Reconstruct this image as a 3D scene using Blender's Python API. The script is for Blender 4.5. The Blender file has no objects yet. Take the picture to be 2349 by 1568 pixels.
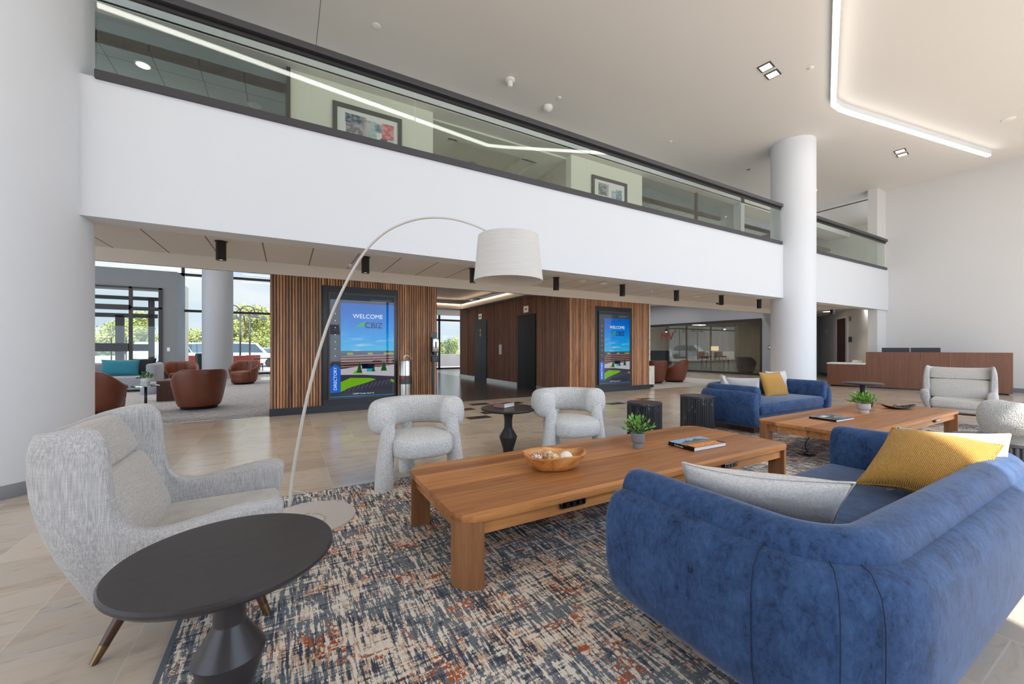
import bpy, bmesh, math, random
from mathutils import Vector, Matrix
S = bpy.context.scene
COL = S.collection
random.seed(7)
PI = math.pi
# ------------------------------------------------------------------ camera
F_PX, CXP, HZ, EYE, AZ = 910.0, 1174.5, 798.0, 1.2, math.radians(29.7)
cd = bpy.data.cameras.new('camera'); cam = bpy.data.objects.new('camera', cd); COL.objects.link(cam)
cd.sensor_width = 36; cd.lens = 36 * F_PX / 2349; cd.shift_y = (HZ - 784) / 2349
cd.clip_start = .05; cd.clip_end = 400
cam.location = (0, 0, EYE); cam.rotation_euler = (PI / 2, 0, -AZ)
S.camera = cam
# ------------------------------------------------------------------ exposure
vs = S.view_settings
vs.view_transform = 'Standard'; vs.look = 'None'; vs.gamma = 1; vs.use_curve_mapping = False
vs.exposure = 0.10
S.cycles.max_bounces = 10; S.cycles.diffuse_bounces = 6; S.cycles.glossy_bounces = 5
S.cycles.transparent_max_bounces = 14; S.cycles.transmission_bounces = 6
S.cycles.caustics_reflective = False; S.cycles.caustics_refractive = False
S.cycles.sample_clamp_indirect = 4.0
S.cycles.use_denoising = True
# ------------------------------------------------------------------ world: daylight sky with clouds
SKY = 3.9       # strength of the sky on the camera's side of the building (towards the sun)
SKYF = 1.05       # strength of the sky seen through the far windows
w = bpy.data.worlds.new('world'); S.world = w; w.use_nodes = True
nt = w.node_tree; nt.nodes.clear()
def nn(nt, t, **kw):
    n = nt.nodes.new(t)
    for k, v in kw.items(): setattr(n, k, v)
    return n
def lk(nt, a, b): nt.links.new(a, b)
def mth(nt, op, a, b=None, c=None, clamp=False):
    n = nt.nodes.new('ShaderNodeMath'); n.operation = op; n.use_clamp = clamp
    for i, v in enumerate((a, b, c)):
        if v is None: continue
        if isinstance(v, (int, float)): n.inputs[i].default_value = v
        else: nt.links.new(v, n.inputs[i])
    return n.outputs[0]
def mix(nt, f, a, b, mode='MIX'):
    n = nt.nodes.new('ShaderNodeMix'); n.data_type = 'RGBA'; n.blend_type = mode
    for i, v in ((0, f), (6, a), (7, b)):
        if isinstance(v, (int, float)): n.inputs[i].default_value = v
        elif isinstance(v, (tuple, list)): n.inputs[i].default_value = tuple(v)[:3] + (1,)
        else: nt.links.new(v, n.inputs[i])
    return n.outputs[2]
def noise(nt, vec, scale=5, detail=3, rough=.5, dist=0):
    n = nt.nodes.new('ShaderNodeTexNoise'); n.inputs['Scale'].default_value = scale
    n.inputs['Detail'].default_value = detail; n.inputs['Roughness'].default_value = rough
    n.inputs['Distortion'].default_value = dist
    if vec is not None: nt.links.new(vec, n.inputs['Vector'])
    return n.outputs[0]
def smooth(nt, v, a, b):
    n = nt.nodes.new('ShaderNodeMapRange'); n.interpolation_type = 'SMOOTHSTEP'
    n.inputs[1].default_value = a; n.inputs[2].default_value = b
    nt.links.new(v, n.inputs[0]); return n.outputs[0]
def ramp(nt, v, stops, interp='LINEAR'):
    n = nt.nodes.new('ShaderNodeValToRGB'); r = n.color_ramp; r.interpolation = interp
    while len(r.elements) < len(stops): r.elements.new(.5)
    for e, (p, c) in zip(r.elements, stops):
        e.position = p; e.color = tuple(c)[:3] + (1,)
    nt.links.new(v, n.inputs[0]); return n.outputs[0]
def vmul(nt, vec, s):
    n = nt.nodes.new('ShaderNodeVectorMath'); n.operation = 'MULTIPLY'
    nt.links.new(vec, n.inputs[0]); n.inputs[1].default_value = s; return n.outputs[0]
def vadd(nt, vec, s):
    n = nt.nodes.new('ShaderNodeVectorMath'); n.operation = 'ADD'
    nt.links.new(vec, n.inputs[0]); n.inputs[1].default_value = s; return n.outputs[0]
def sep(nt, vec):
    n = nt.nodes.new('ShaderNodeSeparateXYZ'); nt.links.new(vec, n.inputs[0]); return n.outputs
def lin(c):
    c = c / 255.0
    return c / 12.92 if c <= .04045 else ((c + .055) / 1.055) ** 2.4
def C(r, g, b): return (lin(r), lin(g), lin(b), 1)
tc = nn(nt, 'ShaderNodeTexCoord').outputs['Generated']
x_, y_, z_ = sep(nt, tc)
zc = mth(nt, 'MAXIMUM', z_, .0)
grad = ramp(nt, zc, [(0, C(222, 234, 244)), (.10, C(206, 226, 243)), (.30, C(150, 190, 230)), (1, C(100, 150, 210))])
cv = vmul(nt, tc, (1, 1, 3.0))
cl = noise(nt, cv, 2.0, 5, .5, .3)
clm = smooth(nt, cl, .40, .66)
skyc = mix(nt, clm, grad, C(246, 248, 250))
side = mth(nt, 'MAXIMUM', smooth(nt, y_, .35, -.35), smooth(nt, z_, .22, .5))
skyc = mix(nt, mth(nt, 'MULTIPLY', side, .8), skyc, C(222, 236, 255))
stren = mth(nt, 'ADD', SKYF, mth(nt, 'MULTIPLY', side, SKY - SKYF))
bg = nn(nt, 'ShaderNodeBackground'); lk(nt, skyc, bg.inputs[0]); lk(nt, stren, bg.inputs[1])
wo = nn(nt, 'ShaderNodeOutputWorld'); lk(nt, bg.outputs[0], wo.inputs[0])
# ------------------------------------------------------------------ sun
sd = bpy.data.lights.new('sun', 'SUN'); sun = bpy.data.objects.new('sun', sd); COL.objects.link(sun)
sd.energy = 9.0; sd.angle = math.radians(.6); sd.color = (1, .95, .86)
sun.rotation_euler = Vector((.45, 1, -1.18)).to_track_quat('-Z', 'Y').to_euler()
sun.location = (0, -20, 25)

# ------------------------------------------------------------------ material helpers
def mat(name, col=(.8, .8, .8), rough=.5, metal=0, spec=.5, emit=None, estr=0, build=None, bump=None, sheen=0, coat=0, sheent=None):
    m = bpy.data.materials.new(name); m.use_nodes = True; nt = m.node_tree
    b = nt.nodes['Principled BSDF']
    b.inputs['Base Color'].default_value = tuple(col)[:3] + (1,)
    b.inputs['Roughness'].default_value = rough; b.inputs['Metallic'].default_value = metal
    b.inputs['Specular IOR Level'].default_value = spec
    if sheen:
        b.inputs['Sheen Weight'].default_value = sheen; b.inputs['Sheen Roughness'].default_value = .4
        if sheent: b.inputs['Sheen Tint'].default_value = sheent
    if coat: b.inputs['Coat Weight'].default_value = coat; b.inputs['Coat Roughness'].default_value = .08
    if emit: b.inputs['Emission Color'].default_value = tuple(emit)[:3] + (1,); b.inputs['Emission Strength'].default_value = estr
    o = nn(nt, 'ShaderNodeTexCoord').outputs['Object']
    if build:
        r = build(nt, o, b)
        if r is not None: lk(nt, r, b.inputs['Base Color'])
    if bump:
        h, s, d = bump(nt, o)
        bn = nn(nt, 'ShaderNodeBump'); bn.inputs['Strength'].default_value = s; bn.inputs['Distance'].default_value = d
        lk(nt, h, bn.inputs['Height']); lk(nt, bn.outputs[0], b.inputs['Normal'])
    return m
def emis(name, col, s):
    m = bpy.data.materials.new(name); m.use_nodes = True; nt = m.node_tree; nt.nodes.clear()
    e = nn(nt, 'ShaderNodeEmission'); e.inputs[0].default_value = tuple(col)[:3] + (1,); e.inputs[1].default_value = s
    o = nn(nt, 'ShaderNodeOutputMaterial'); lk(nt, e.outputs[0], o.inputs[0]); return m
def glassmat(name, tint=(.86, .92, .88), refl=1.0, ior=1.5, rough=0.0):
    m = bpy.data.materials.new(name); m.use_nodes = True; nt = m.node_tree; nt.nodes.clear()
    t = nn(nt, 'ShaderNodeBsdfTransparent'); t.inputs[0].default_value = tuple(tint) + (1,)
    g = nn(nt, 'ShaderNodeBsdfGlossy'); g.inputs['Roughness'].default_value = rough
    ge = nn(nt, 'ShaderNodeNewGeometry'); dt = nn(nt, 'ShaderNodeVectorMath', operation='DOT_PRODUCT')
    lk(nt, ge.outputs['Normal'], dt.inputs[0]); lk(nt, ge.outputs['Incoming'], dt.inputs[1])
    c_ = mth(nt, 'SUBTRACT', 1, mth(nt, 'ABSOLUTE', dt.outputs['Value']))
    fac = mth(nt, 'MULTIPLY', mth(nt, 'ADD', .04, mth(nt, 'MULTIPLY', mth(nt, 'POWER', c_, 5), .9)), refl, clamp=True)
    mx = nn(nt, 'ShaderNodeMixShader'); lk(nt, fac, mx.inputs[0]); lk(nt, t.outputs[0], mx.inputs[1]); lk(nt, g.outputs[0], mx.inputs[2])
    o = nn(nt, 'ShaderNodeOutputMaterial'); lk(nt, mx.outputs[0], o.inputs[0]); return m

M = {}
M['white'] = mat('paint_white', C(209, 212, 216), .6, bump=lambda nt, o: (noise(nt, o, 90, 2), .04, .01))
M['ceil'] = mat('paint_ceiling', C(218, 214, 209), .7)
M['wallR'] = mat('paint_warm_grey', C(208, 207, 206), .6)
M['soffit'] = mat('paint_soffit', C(216, 210, 202), .6)
M['vdark'] = mat('paint_mid_grey', C(118, 122, 126), .6)
M['corr'] = mat('paint_corridor_grey', C(206, 204, 202), .6)
M['vest'] = mat('paint_cool_grey', C(158, 163, 168), .6)
M['blue_grey'] = mat('paint_blue_grey', C(172, 178, 190), .6)
M['cream_wall'] = mat('paint_cream', C(222, 222, 208), .6)
M['dark'] = mat('charcoal_panel', C(40, 46, 54), .35)
M['black'] = mat('black_metal', C(24, 24, 26), .35)
M['blk'] = mat('black_gloss', C(10, 10, 12), .12)
M['seamb'] = mat('dark_blue_seam', C(22, 32, 56), .8)
M['eldoor'] = mat('black_door_satin', C(9, 9, 10), .45, spec=.2)
M['rail'] = mat('dark_bronze_rail', C(56, 54, 58), .4)
M['mull'] = mat('mullion_bronze', C(44, 40, 40), .45)
M['base'] = mat('baseboard_grey', C(122, 124, 128), .45)
M['steel'] = mat('brushed_steel', C(190, 188, 184), .28, 1.0)
M['chrome'] = mat('chrome', C(210, 210, 212), .12, 1.0)
M['brass'] = mat('aged_brass', C(128, 106, 78), .35, 1.0)
M['plast'] = mat('white_plastic', C(228, 226, 220), .4)
M['plastg'] = mat('grey_plastic', C(60, 60, 62), .4)
M['glass'] = glassmat('railing_glass', (.90, .94, .905), 1.3)
M['wing'] = glassmat('window_glass', (.95, .97, .97), .6)
M['oglass'] = glassmat('office_glass', (.86, .90, .89), 1.8)
M['dglass'] = glassmat('smoked_glass', (.84, .88, .885), 1.2)
M['cglass'] = glassmat('clear_glass', (.92, .94, .94), 1.2)
M['led'] = emis('led_white', (1, .96, .9), 10)
M['ledw'] = emis('led_warm', (1, .72, .48), 7)
M['spot'] = emis('lamp_warm', (1, .9, .72), 6)
M['dimspot'] = emis('lamp_panel', (1, .93, .78), 1.6)

def tile_floor(nt, o, b):
    x, y, z = sep(nt, o)
    def line(v, off, per, w_):
        f = mth(nt, 'FRACT', mth(nt, 'MULTIPLY', mth(nt, 'ADD', v, off), 1 / per))
        d = mth(nt, 'ABSOLUTE', mth(nt, 'SUBTRACT', f, .5))
        return mth(nt, 'GREATER_THAN', d, .5 - w_ / per)
    P = .447
    cx = mth(nt, 'FLOOR', mth(nt, 'MULTIPLY', mth(nt, 'ADD', x, .535), 1 / P))
    g1 = line(x, .535, P, .003)
    ysh = mth(nt, 'ADD', y, mth(nt, 'MULTIPLY', mth(nt, 'FRACT', mth(nt, 'MULTIPLY', cx, .5)), .42))
    g2 = line(ysh, .02, .42, .003)
    cy = mth(nt, 'FLOOR', mth(nt, 'MULTIPLY', mth(nt, 'ADD', ysh, .02), 1 / .42))
    g = mth(nt, 'MAXIMUM', g1, g2)
    cmb = nn(nt, 'ShaderNodeCombineXYZ'); lk(nt, cx, cmb.inputs[0]); lk(nt, cy, cmb.inputs[1])
    wn = nn(nt, 'ShaderNodeTexWhiteNoise'); lk(nt, cmb.outputs[0], wn.inputs[0])
    off = nn(nt, 'ShaderNodeVectorMath', operation='MULTIPLY_ADD'); lk(nt, wn.outputs[1], off.inputs[0]); off.inputs[1].default_value = (6, 6, 6); lk(nt, o, off.inputs[2])
    v = vmul(nt, off.outputs[0], (.55, 1.5, 1))
    n1 = noise(nt, v, 5, 8, .62, .6); n2 = noise(nt, v, 22, 6, .6, .8)
    base = ramp(nt, n1, [(.30, C(178, 163, 146)), (.48, C(200, 185, 167)), (.62, C(196, 186, 174)), (.8, C(172, 168, 164))])
    ve = smooth(nt, mth(nt, 'ADD', mth(nt, 'MULTIPLY', n1, .5), mth(nt, 'MULTIPLY', n2, .5)), .57, .70)
    base = mix(nt, mth(nt, 'MULTIPLY', ve, .55), base, C(118, 114, 114))
    tint = mth(nt, 'ADD', .84, mth(nt, 'MULTIPLY', wn.outputs[0], .2))
    hsv = nn(nt, 'ShaderNodeHueSaturation'); lk(nt, base, hsv.inputs['Color']); lk(nt, tint, hsv.inputs['Value'])
    b.inputs['Roughness'].default_value = .16
    lk(nt, mth(nt, 'ADD', .10, mth(nt, 'MULTIPLY', n2, .16)), b.inputs['Roughness'])
    return mix(nt, mth(nt, 'MULTIPLY', g, .6), hsv.outputs[0], C(210, 200, 186))
M['floor'] = mat('limestone_tiles', rough=.15, spec=.5, build=tile_floor)
def dark_tile(nt, o, b):
    br = nn(nt, 'ShaderNodeTexBrick'); lk(nt, o, br.inputs[0]); br.offset = .0
    br.inputs['Scale'].default_value = 1; br.inputs['Brick Width'].default_value = .6; br.inputs['Row Height'].default_value = .6
    br.inputs['Mortar Size'].default_value = .004
    br.inputs['Color1'].default_value = C(88, 78, 72); br.inputs['Color2'].default_value = C(76, 68, 64); br.inputs['Mortar'].default_value = C(50, 46, 44)
    return mix(nt, mth(nt, 'MULTIPLY', noise(nt, o, 9, 5), .6), br.outputs[0], C(98, 90, 86))
M['dfloor'] = mat('dark_stone_tiles', rough=.2, build=dark_tile)
M['inlay'] = mat('dark_inlay', C(48, 45, 46), .2)
def rug(nt, o, b):
    x, y, z = sep(nt, o)
    wob = noise(nt, o, 60, 2)
    sx = noise(nt, vmul(nt, o, (5, 62, 1)), 1, 4, .6, .15)
    sy = noise(nt, vmul(nt, o, (70, 6, 1)), 1, 4, .6, .15)
    sx2 = noise(nt, vadd(nt, vmul(nt, o, (6, 40, 1)), (31, 7, 3)), 1, 4, .65)
    sy2 = noise(nt, vadd(nt, vmul(nt, o, (48, 5, 1)), (11, 17, 5)), 1, 4, .65)
    p1 = noise(nt, vadd(nt, vmul(nt, o, (2.6, 3.6, 1)), (3, 1, 0)), 1, 5, .68)
    p2 = noise(nt, vadd(nt, vmul(nt, o, (4, 5, 1)), (20, 9, 0)), 1, 5, .62)
    p3 = noise(nt, vadd(nt, vmul(nt, o, (5, 6, 1)), (40, 19, 0)), 1, 4, .6)
    def w3(a, wa, b_, wb, c, wc): return mth(nt, 'ADD', mth(nt, 'ADD', mth(nt, 'MULTIPLY', a, wa), mth(nt, 'MULTIPLY', b_, wb)), mth(nt, 'MULTIPLY', c, wc))
    base = mix(nt, smooth(nt, w3(sy2, .5, p2, .3, sx, .2), .49, .52), C(224, 212, 196), C(194, 166, 140))
    base = mix(nt, smooth(nt, w3(sx2, .42, p3, .33, sy2, .25), .505, .535), base, C(168, 88, 52))
    base = mix(nt, smooth(nt, w3(sy, .42, p1, .38, sx, .2), .475, .50), base, C(106, 114, 120))
    base = mix(nt, smooth(nt, w3(sx2, .3, p1, .3, sy, .4), .53, .55), base, C(122, 126, 130))
    nav = w3(sy, .45, p2, .3, sx, .25)
    base = mix(nt, mth(nt, 'MULTIPLY', smooth(nt, nav, .53, .55), .85), base, C(58, 62, 76))
    base = mix(nt, smooth(nt, w3(sy2, .6, p1, .1, sx2, .3), .535, .56), base, C(224, 216, 202))
    g = noise(nt, o, 420, 2)
    hsv = nn(nt, 'ShaderNodeHueSaturation'); lk(nt, base, hsv.inputs['Color'])
    lk(nt, mth(nt, 'ADD', .72, mth(nt, 'MULTIPLY', g, .68)), hsv.inputs['Value'])
    return hsv.outputs[0]
M['rug'] = mat('woven_rug', rough=.95, spec=.1, build=rug, bump=lambda nt, o: (noise(nt, o, 300, 3), .5, .008))
M['rugedge'] = mat('rug_binding', C(92, 100, 108), .9)
def carpet(nt, o, b):
    x, y, z = sep(nt, o)
    wv = noise(nt, vmul(nt, o, (2.5, 2.5, 1)), 1.0, 3)
    s = mth(nt, 'SINE', mth(nt, 'ADD', mth(nt, 'MULTIPLY', y, 58), mth(nt, 'MULTIPLY', wv, 16)))
    k = noise(nt, vmul(nt, o, (30, 8, 1)), 1.0, 3)
    m_ = smooth(nt, mth(nt, 'ADD', s, mth(nt, 'MULTIPLY', mth(nt, 'SUBTRACT', k, .5), 4)), -.2, .5)
    return mix(nt, m_, C(138, 136, 138), C(186, 182, 180))
M['carpet'] = mat('lounge_carpet', rough=.95, spec=.1, build=carpet)
M['lrug'] = mat('pale_carpet', C(196, 196, 196), .95, build=lambda nt, o, b: mix(nt, noise(nt, o, 30, 3), C(180, 180, 182), C(212, 212, 210)))
def woodf(dark, light, axis=0, plank=.09, streak=1.0, paxis=1, slat=None, contrast=.5):
    def f(nt, o, b):
        xyz = sep(nt, o)
        sc = [26, 26, 26]; sc[axis] = 1.6
        idx = mth(nt, 'FLOOR', mth(nt, 'MULTIPLY', mth(nt, 'ADD', xyz[paxis], 50), 1 / plank))
        wn = nn(nt, 'ShaderNodeTexWhiteNoise', noise_dimensions='1D'); lk(nt, idx, wn.inputs['W'])
        off = nn(nt, 'ShaderNodeVectorMath', operation='MULTIPLY_ADD'); lk(nt, wn.outputs[1], off.inputs[0]); off.inputs[1].default_value = (9, 9, 9); lk(nt, o, off.inputs[2])
        v = vmul(nt, off.outputs[0], sc)
        n1 = noise(nt, v, 1, 6, .62, .35); n2 = noise(nt, vmul(nt, v, (.25, .25, .5)), 1, 4, .6, 1.2)
        n3 = noise(nt, vmul(nt, v, (4, 4, 2)), 1, 3)
        t = mth(nt, 'ADD', mth(nt, 'MULTIPLY', n1, .45), mth(nt, 'ADD', mth(nt, 'MULTIPLY', n2, .35), mth(nt, 'MULTIPLY', n3, .2)))
        t = mth(nt, 'ADD', t, mth(nt, 'MULTIPLY', mth(nt, 'SUBTRACT', wn.outputs[0], .5), contrast * .5))
        return ramp(nt, t, [(.28, dark), (.5, [(a + c_) / 2 for a, c_ in zip(dark, light)]), (.68, light)])
    return f
M['walnut'] = mat('oiled_walnut_top', rough=.42, spec=.3, build=woodf(C(122, 74, 40), C(198, 136, 80), 0, .14, paxis=1, contrast=.36))
M['walnutz'] = mat('oiled_walnut_leg', rough=.42, build=woodf(C(116, 74, 46), C(176, 122, 78), 2, .5, paxis=0, contrast=.1))
M['slat'] = mat('walnut_slats', rough=.45, build=woodf(C(90, 58, 40), C(216, 160, 112), 2, .048, paxis=0, contrast=.5))
M['slaty'] = mat('walnut_slats_side', rough=.45, build=woodf(C(84, 56, 44), C(178, 126, 94), 2, .048, paxis=1, contrast=.45))
M['legw'] = mat('walnut_leg', rough=.35, build=woodf(C(52, 30, 20), C(112, 66, 42), 2, .5))
M['desk'] = mat('mahogany_veneer', rough=.42, build=woodf(C(90, 53, 32), C(124, 79, 54), 2, 3, paxis=1, contrast=.05))
M['door'] = mat('dark_mahogany', rough=.4, build=woodf(C(58, 30, 22), C(88, 50, 36), 2, 3, paxis=1, contrast=.05))
M['oak'] = mat('pale_panel', rough=.6, build=woodf(C(150, 132, 104), C(186, 168, 138), 2, .4, contrast=.2))
M['bowl'] = mat('root_wood_bowl', rough=.35, coat=.25, build=lambda nt, o, b: ramp(nt, noise(nt, vmul(nt, o, (6, 9, 14)), 1, 6, .6, 1.2), [(.3, C(134, 74, 34)), (.45, C(196, 128, 66)), (.7, C(226, 168, 100))]))
def velvet(nt, o, b):
    n1 = noise(nt, vmul(nt, o, (1, 1, .8)), 9, 8, .74, .3); n2 = noise(nt, vmul(nt, o, (26, 26, 12)), 2.2, 5, .75, .6)
    t = mth(nt, 'ADD', mth(nt, 'MULTIPLY', n1, .55), mth(nt, 'MULTIPLY', n2, .45))
    return ramp(nt, t, [(.36, C(20, 31, 52)), (.42, C(38, 58, 92)), (.50, C(48, 73, 112)), (.68, C(66, 96, 138))])
M['velvet'] = mat('blue_velvet', rough=.75, spec=.2, build=velvet, sheen=.28, sheent=(.8, .87, 1, 1), bump=lambda nt, o: (noise(nt, o, 26, 5, .7), .08, .015))
def heather(a, bb, cc, sc=(300, 300, 9)):
    def f(nt, o, b):
        n1 = noise(nt, vmul(nt, o, sc), 1, 2, .5); n2 = noise(nt, vmul(nt, o, tuple(s * 2.2 for s in sc)), 1, 2)
        n3 = noise(nt, vmul(nt, o, (sc[2] * 1.2, sc[2] * 1.2, sc[0] * 1.5)), 1, 2)
        t = mth(nt, 'ADD', mth(nt, 'MULTIPLY', n1, .5), mth(nt, 'ADD', mth(nt, 'MULTIPLY', n2, .3), mth(nt, 'MULTIPLY', n3, .2)))
        return ramp(nt, t, [(.33, a), (.5, bb), (.66, cc)])
    return f
M['heather'] = mat('heather_grey_fabric', rough=.9, spec=.15, build=heather(C(142, 141, 142), C(174, 172, 171), C(204, 201, 197)), sheen=.2)
M['heather2'] = mat('heather_cushion', rough=.9, spec=.15, build=heather(C(146, 143, 138), C(180, 176, 170), C(208, 204, 196)), sheen=.2)
M['pipe'] = mat('grey_piping', C(120, 120, 128), .8)
M['boucle'] = mat('boucle', rough=.95, spec=.1, build=lambda nt, o, b: ramp(nt, noise(nt, o, 300, 2, .6), [(.36, C(122, 126, 132)), (.46, C(204, 204, 202)), (.58, C(238, 237, 233))]), bump=lambda nt, o: (noise(nt, o, 120, 3), .9, .012))
M['linen'] = mat('pale_linen', rough=.9, spec=.1, build=heather(C(176, 173, 170), C(202, 198, 194), C(218, 214, 209), (160, 160, 160)), bump=lambda nt, o: (noise(nt, o, 9, 3), .35, .03))
def knit(nt, o):
    x, y, z = sep(nt, o)
    a = mth(nt, 'SINE', mth(nt, 'MULTIPLY', x, 760)); c = mth(nt, 'SINE', mth(nt, 'MULTIPLY', y, 520))
    return mth(nt, 'MULTIPLY', a, c)
M['mustard'] = mat('mustard_knit', rough=.85, spec=.15, sheen=.2, build=lambda nt, o, b: mix(nt, smooth(nt, mth(nt, 'ADD', knit(nt, o), mth(nt, 'MULTIPLY', noise(nt, o, 6, 3), .6)), -.5, 1.0), C(176, 122, 48), C(226, 176, 92)), bump=lambda nt, o: (knit(nt, o), .6, .01))
M['teal'] = mat('teal_velvet', C(18, 112, 132), .7, sheen=.4)
M['blkf'] = mat('black_fabric', C(28, 28, 34), .9)
M['leather'] = mat('rust_leather', rough=.42, build=lambda nt, o, b: mix(nt, noise(nt, o, 6, 4), C(98, 48, 28), C(122, 64, 38)), bump=lambda nt, o: (noise(nt, o, 220, 2), .15, .005))
M['greysofa'] = mat('grey_upholstery', C(142, 146, 152), .85, sheen=.3)
def marblef(nt, o, b):
    n = noise(nt, vadd(nt, o, (3.3, 1.7, .4)), 3.2, 5, .6, 1.0)
    v = smooth(nt, mth(nt, 'ABSOLUTE', mth(nt, 'SUBTRACT', n, .5)), .008, .0)
    k = smooth(nt, noise(nt, vadd(nt, o, (8, 2, 1)), 5, 3), .48, .62)
    return mix(nt, mth(nt, 'MULTIPLY', v, k), C(40, 42, 46), C(196, 196, 200))
M['marble'] = mat('black_marble', rough=.3, build=marblef)
M['table_blk'] = mat('ebonised_wood', rough=.34, spec=.4, build=lambda nt, o, b: mix(nt, noise(nt, vmul(nt, o, (4, 30, 30)), 1, 5, .6, .3), C(40, 37, 38), C(58, 54, 55)), bump=lambda nt, o: (noise(nt, vmul(nt, o, (8, 60, 60)), 1, 4), .05, .01))
M['lampm'] = mat('lamp_putty', C(196, 190, 182), .45)
M['shade'] = mat('lamp_shade_fabric', rough=.85, build=lambda nt, o, b: mix(nt, noise(nt, vmul(nt, o, (8, 8, 220)), 1, 3), C(186, 182, 176), C(212, 208, 202)))
M['pot'] = mat('grey_ceramic', C(124, 124, 128), .5)
M['potl'] = mat('pale_ceramic', C(186, 184, 180), .5)
M['potw'] = mat('white_ceramic', C(226, 226, 222), .35)
M['soil'] = mat('soil', C(60, 48, 38), .95)
M['leaf'] = mat('leaf_green', C(92, 148, 50), .45, build=lambda nt, o, b: mix(nt, noise(nt, o, 30, 2), C(62, 122, 36), C(138, 184, 76)))
M['leafd'] = mat('leaf_dark', C(60, 110, 50), .5, build=lambda nt, o, b: mix(nt, noise(nt, o, 30, 2), C(40, 88, 34), C(84, 130, 60)))
M['paper'] = mat('paper_edges', C(226, 226, 226), .8)
M['mtop'] = mat('white_stone_top', C(226, 226, 224), .3)
M['marblew'] = mat('white_marble', rough=.25, build=lambda nt, o, b: mix(nt, smooth(nt, noise(nt, o, 3, 6, .6, 1.5), .5, .6), C(226, 224, 216), C(196, 196, 192)))
def ctile(nt, o, b):
    x, y, z = sep(nt, o)
    f = mth(nt, 'FRACT', mth(nt, 'MULTIPLY', mth(nt, 'ADD', x, 1.14 + 65), 1 / .652))
    d = mth(nt, 'ABSOLUTE', mth(nt, 'SUBTRACT', f, .5))
    g = mth(nt, 'GREATER_THAN', d, .5 - .009 / .652)
    inb = mth(nt, 'GREATER_THAN', y, 5.62)
    g = mth(nt, 'MULTIPLY', g, inb)
    l2 = mth(nt, 'LESS_THAN', mth(nt, 'ABSOLUTE', mth(nt, 'SUBTRACT', y, 5.60)), .006)
    g = mth(nt, 'MAXIMUM', g, mth(nt, 'MULTIPLY', l2, .5))
    return mix(nt, g, C(224, 219, 212), C(124, 118, 112))
M['ctile'] = mat('ceiling_tiles', rough=.8, build=ctile)
def utile(nt, o, b):
    br = nn(nt, 'ShaderNodeTexBrick'); lk(nt, o, br.inputs[0]); br.offset = 0
    br.inputs['Scale'].default_value = 1; br.inputs['Brick Width'].default_value = .6; br.inputs['Row Height'].default_value = .6; br.inputs['Mortar Size'].default_value = .008
    br.inputs['Color1'].default_value = C(200, 204, 206); br.inputs['Color2'].default_value = C(196, 200, 202); br.inputs['Mortar'].default_value = C(120, 126, 128)
    return br.outputs[0]
M['utile'] = mat('grid_ceiling', rough=.8, build=utile)
M['concrete'] = mat('board_concrete', rough=.8, build=lambda nt, o, b: mix(nt, noise(nt, vmul(nt, o, (3, 3, 9)), 1, 5, .6), C(164, 160, 148), C(196, 192, 178)))
M['pave'] = mat('plaza_paving', rough=.8, build=lambda nt, o, b: mix(nt, noise(nt, o, .6, 4), C(176, 150, 140), C(206, 190, 180)))
M['asph'] = mat('car_park', rough=.9, build=lambda nt, o, b: mix(nt, noise(nt, o, .4, 4), C(150, 150, 152), C(176, 176, 178)))
M['cwall'] = mat('pale_concrete', C(206, 200, 192), .8)
M['bark'] = mat('bark', C(96, 78, 62), .9)
def fol(nt, o, b): return mix(nt, noise(nt, o, .8, 3), C(104, 126, 66), C(192, 188, 116))
M['fol'] = mat('pine_foliage', rough=.8, spec=.1, build=fol)
M['fold'] = mat('dark_foliage', rough=.8, spec=.1, build=lambda nt, o, b: mix(nt, noise(nt, o, 1.5, 3), C(60, 84, 52), C(112, 130, 84)))
M['carw'] = mat('white_car_paint', C(228, 230, 232), .25, coat=.5)
M['carg'] = mat('silver_car_paint', C(176, 186, 196), .25, coat=.5)
M['tyre'] = mat('tyre', C(30, 30, 32), .8)
M['carglass'] = mat('car_glass', C(60, 76, 88), .1)
M['umb'] = mat('red_canvas', C(200, 92, 66), .8)

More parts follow.
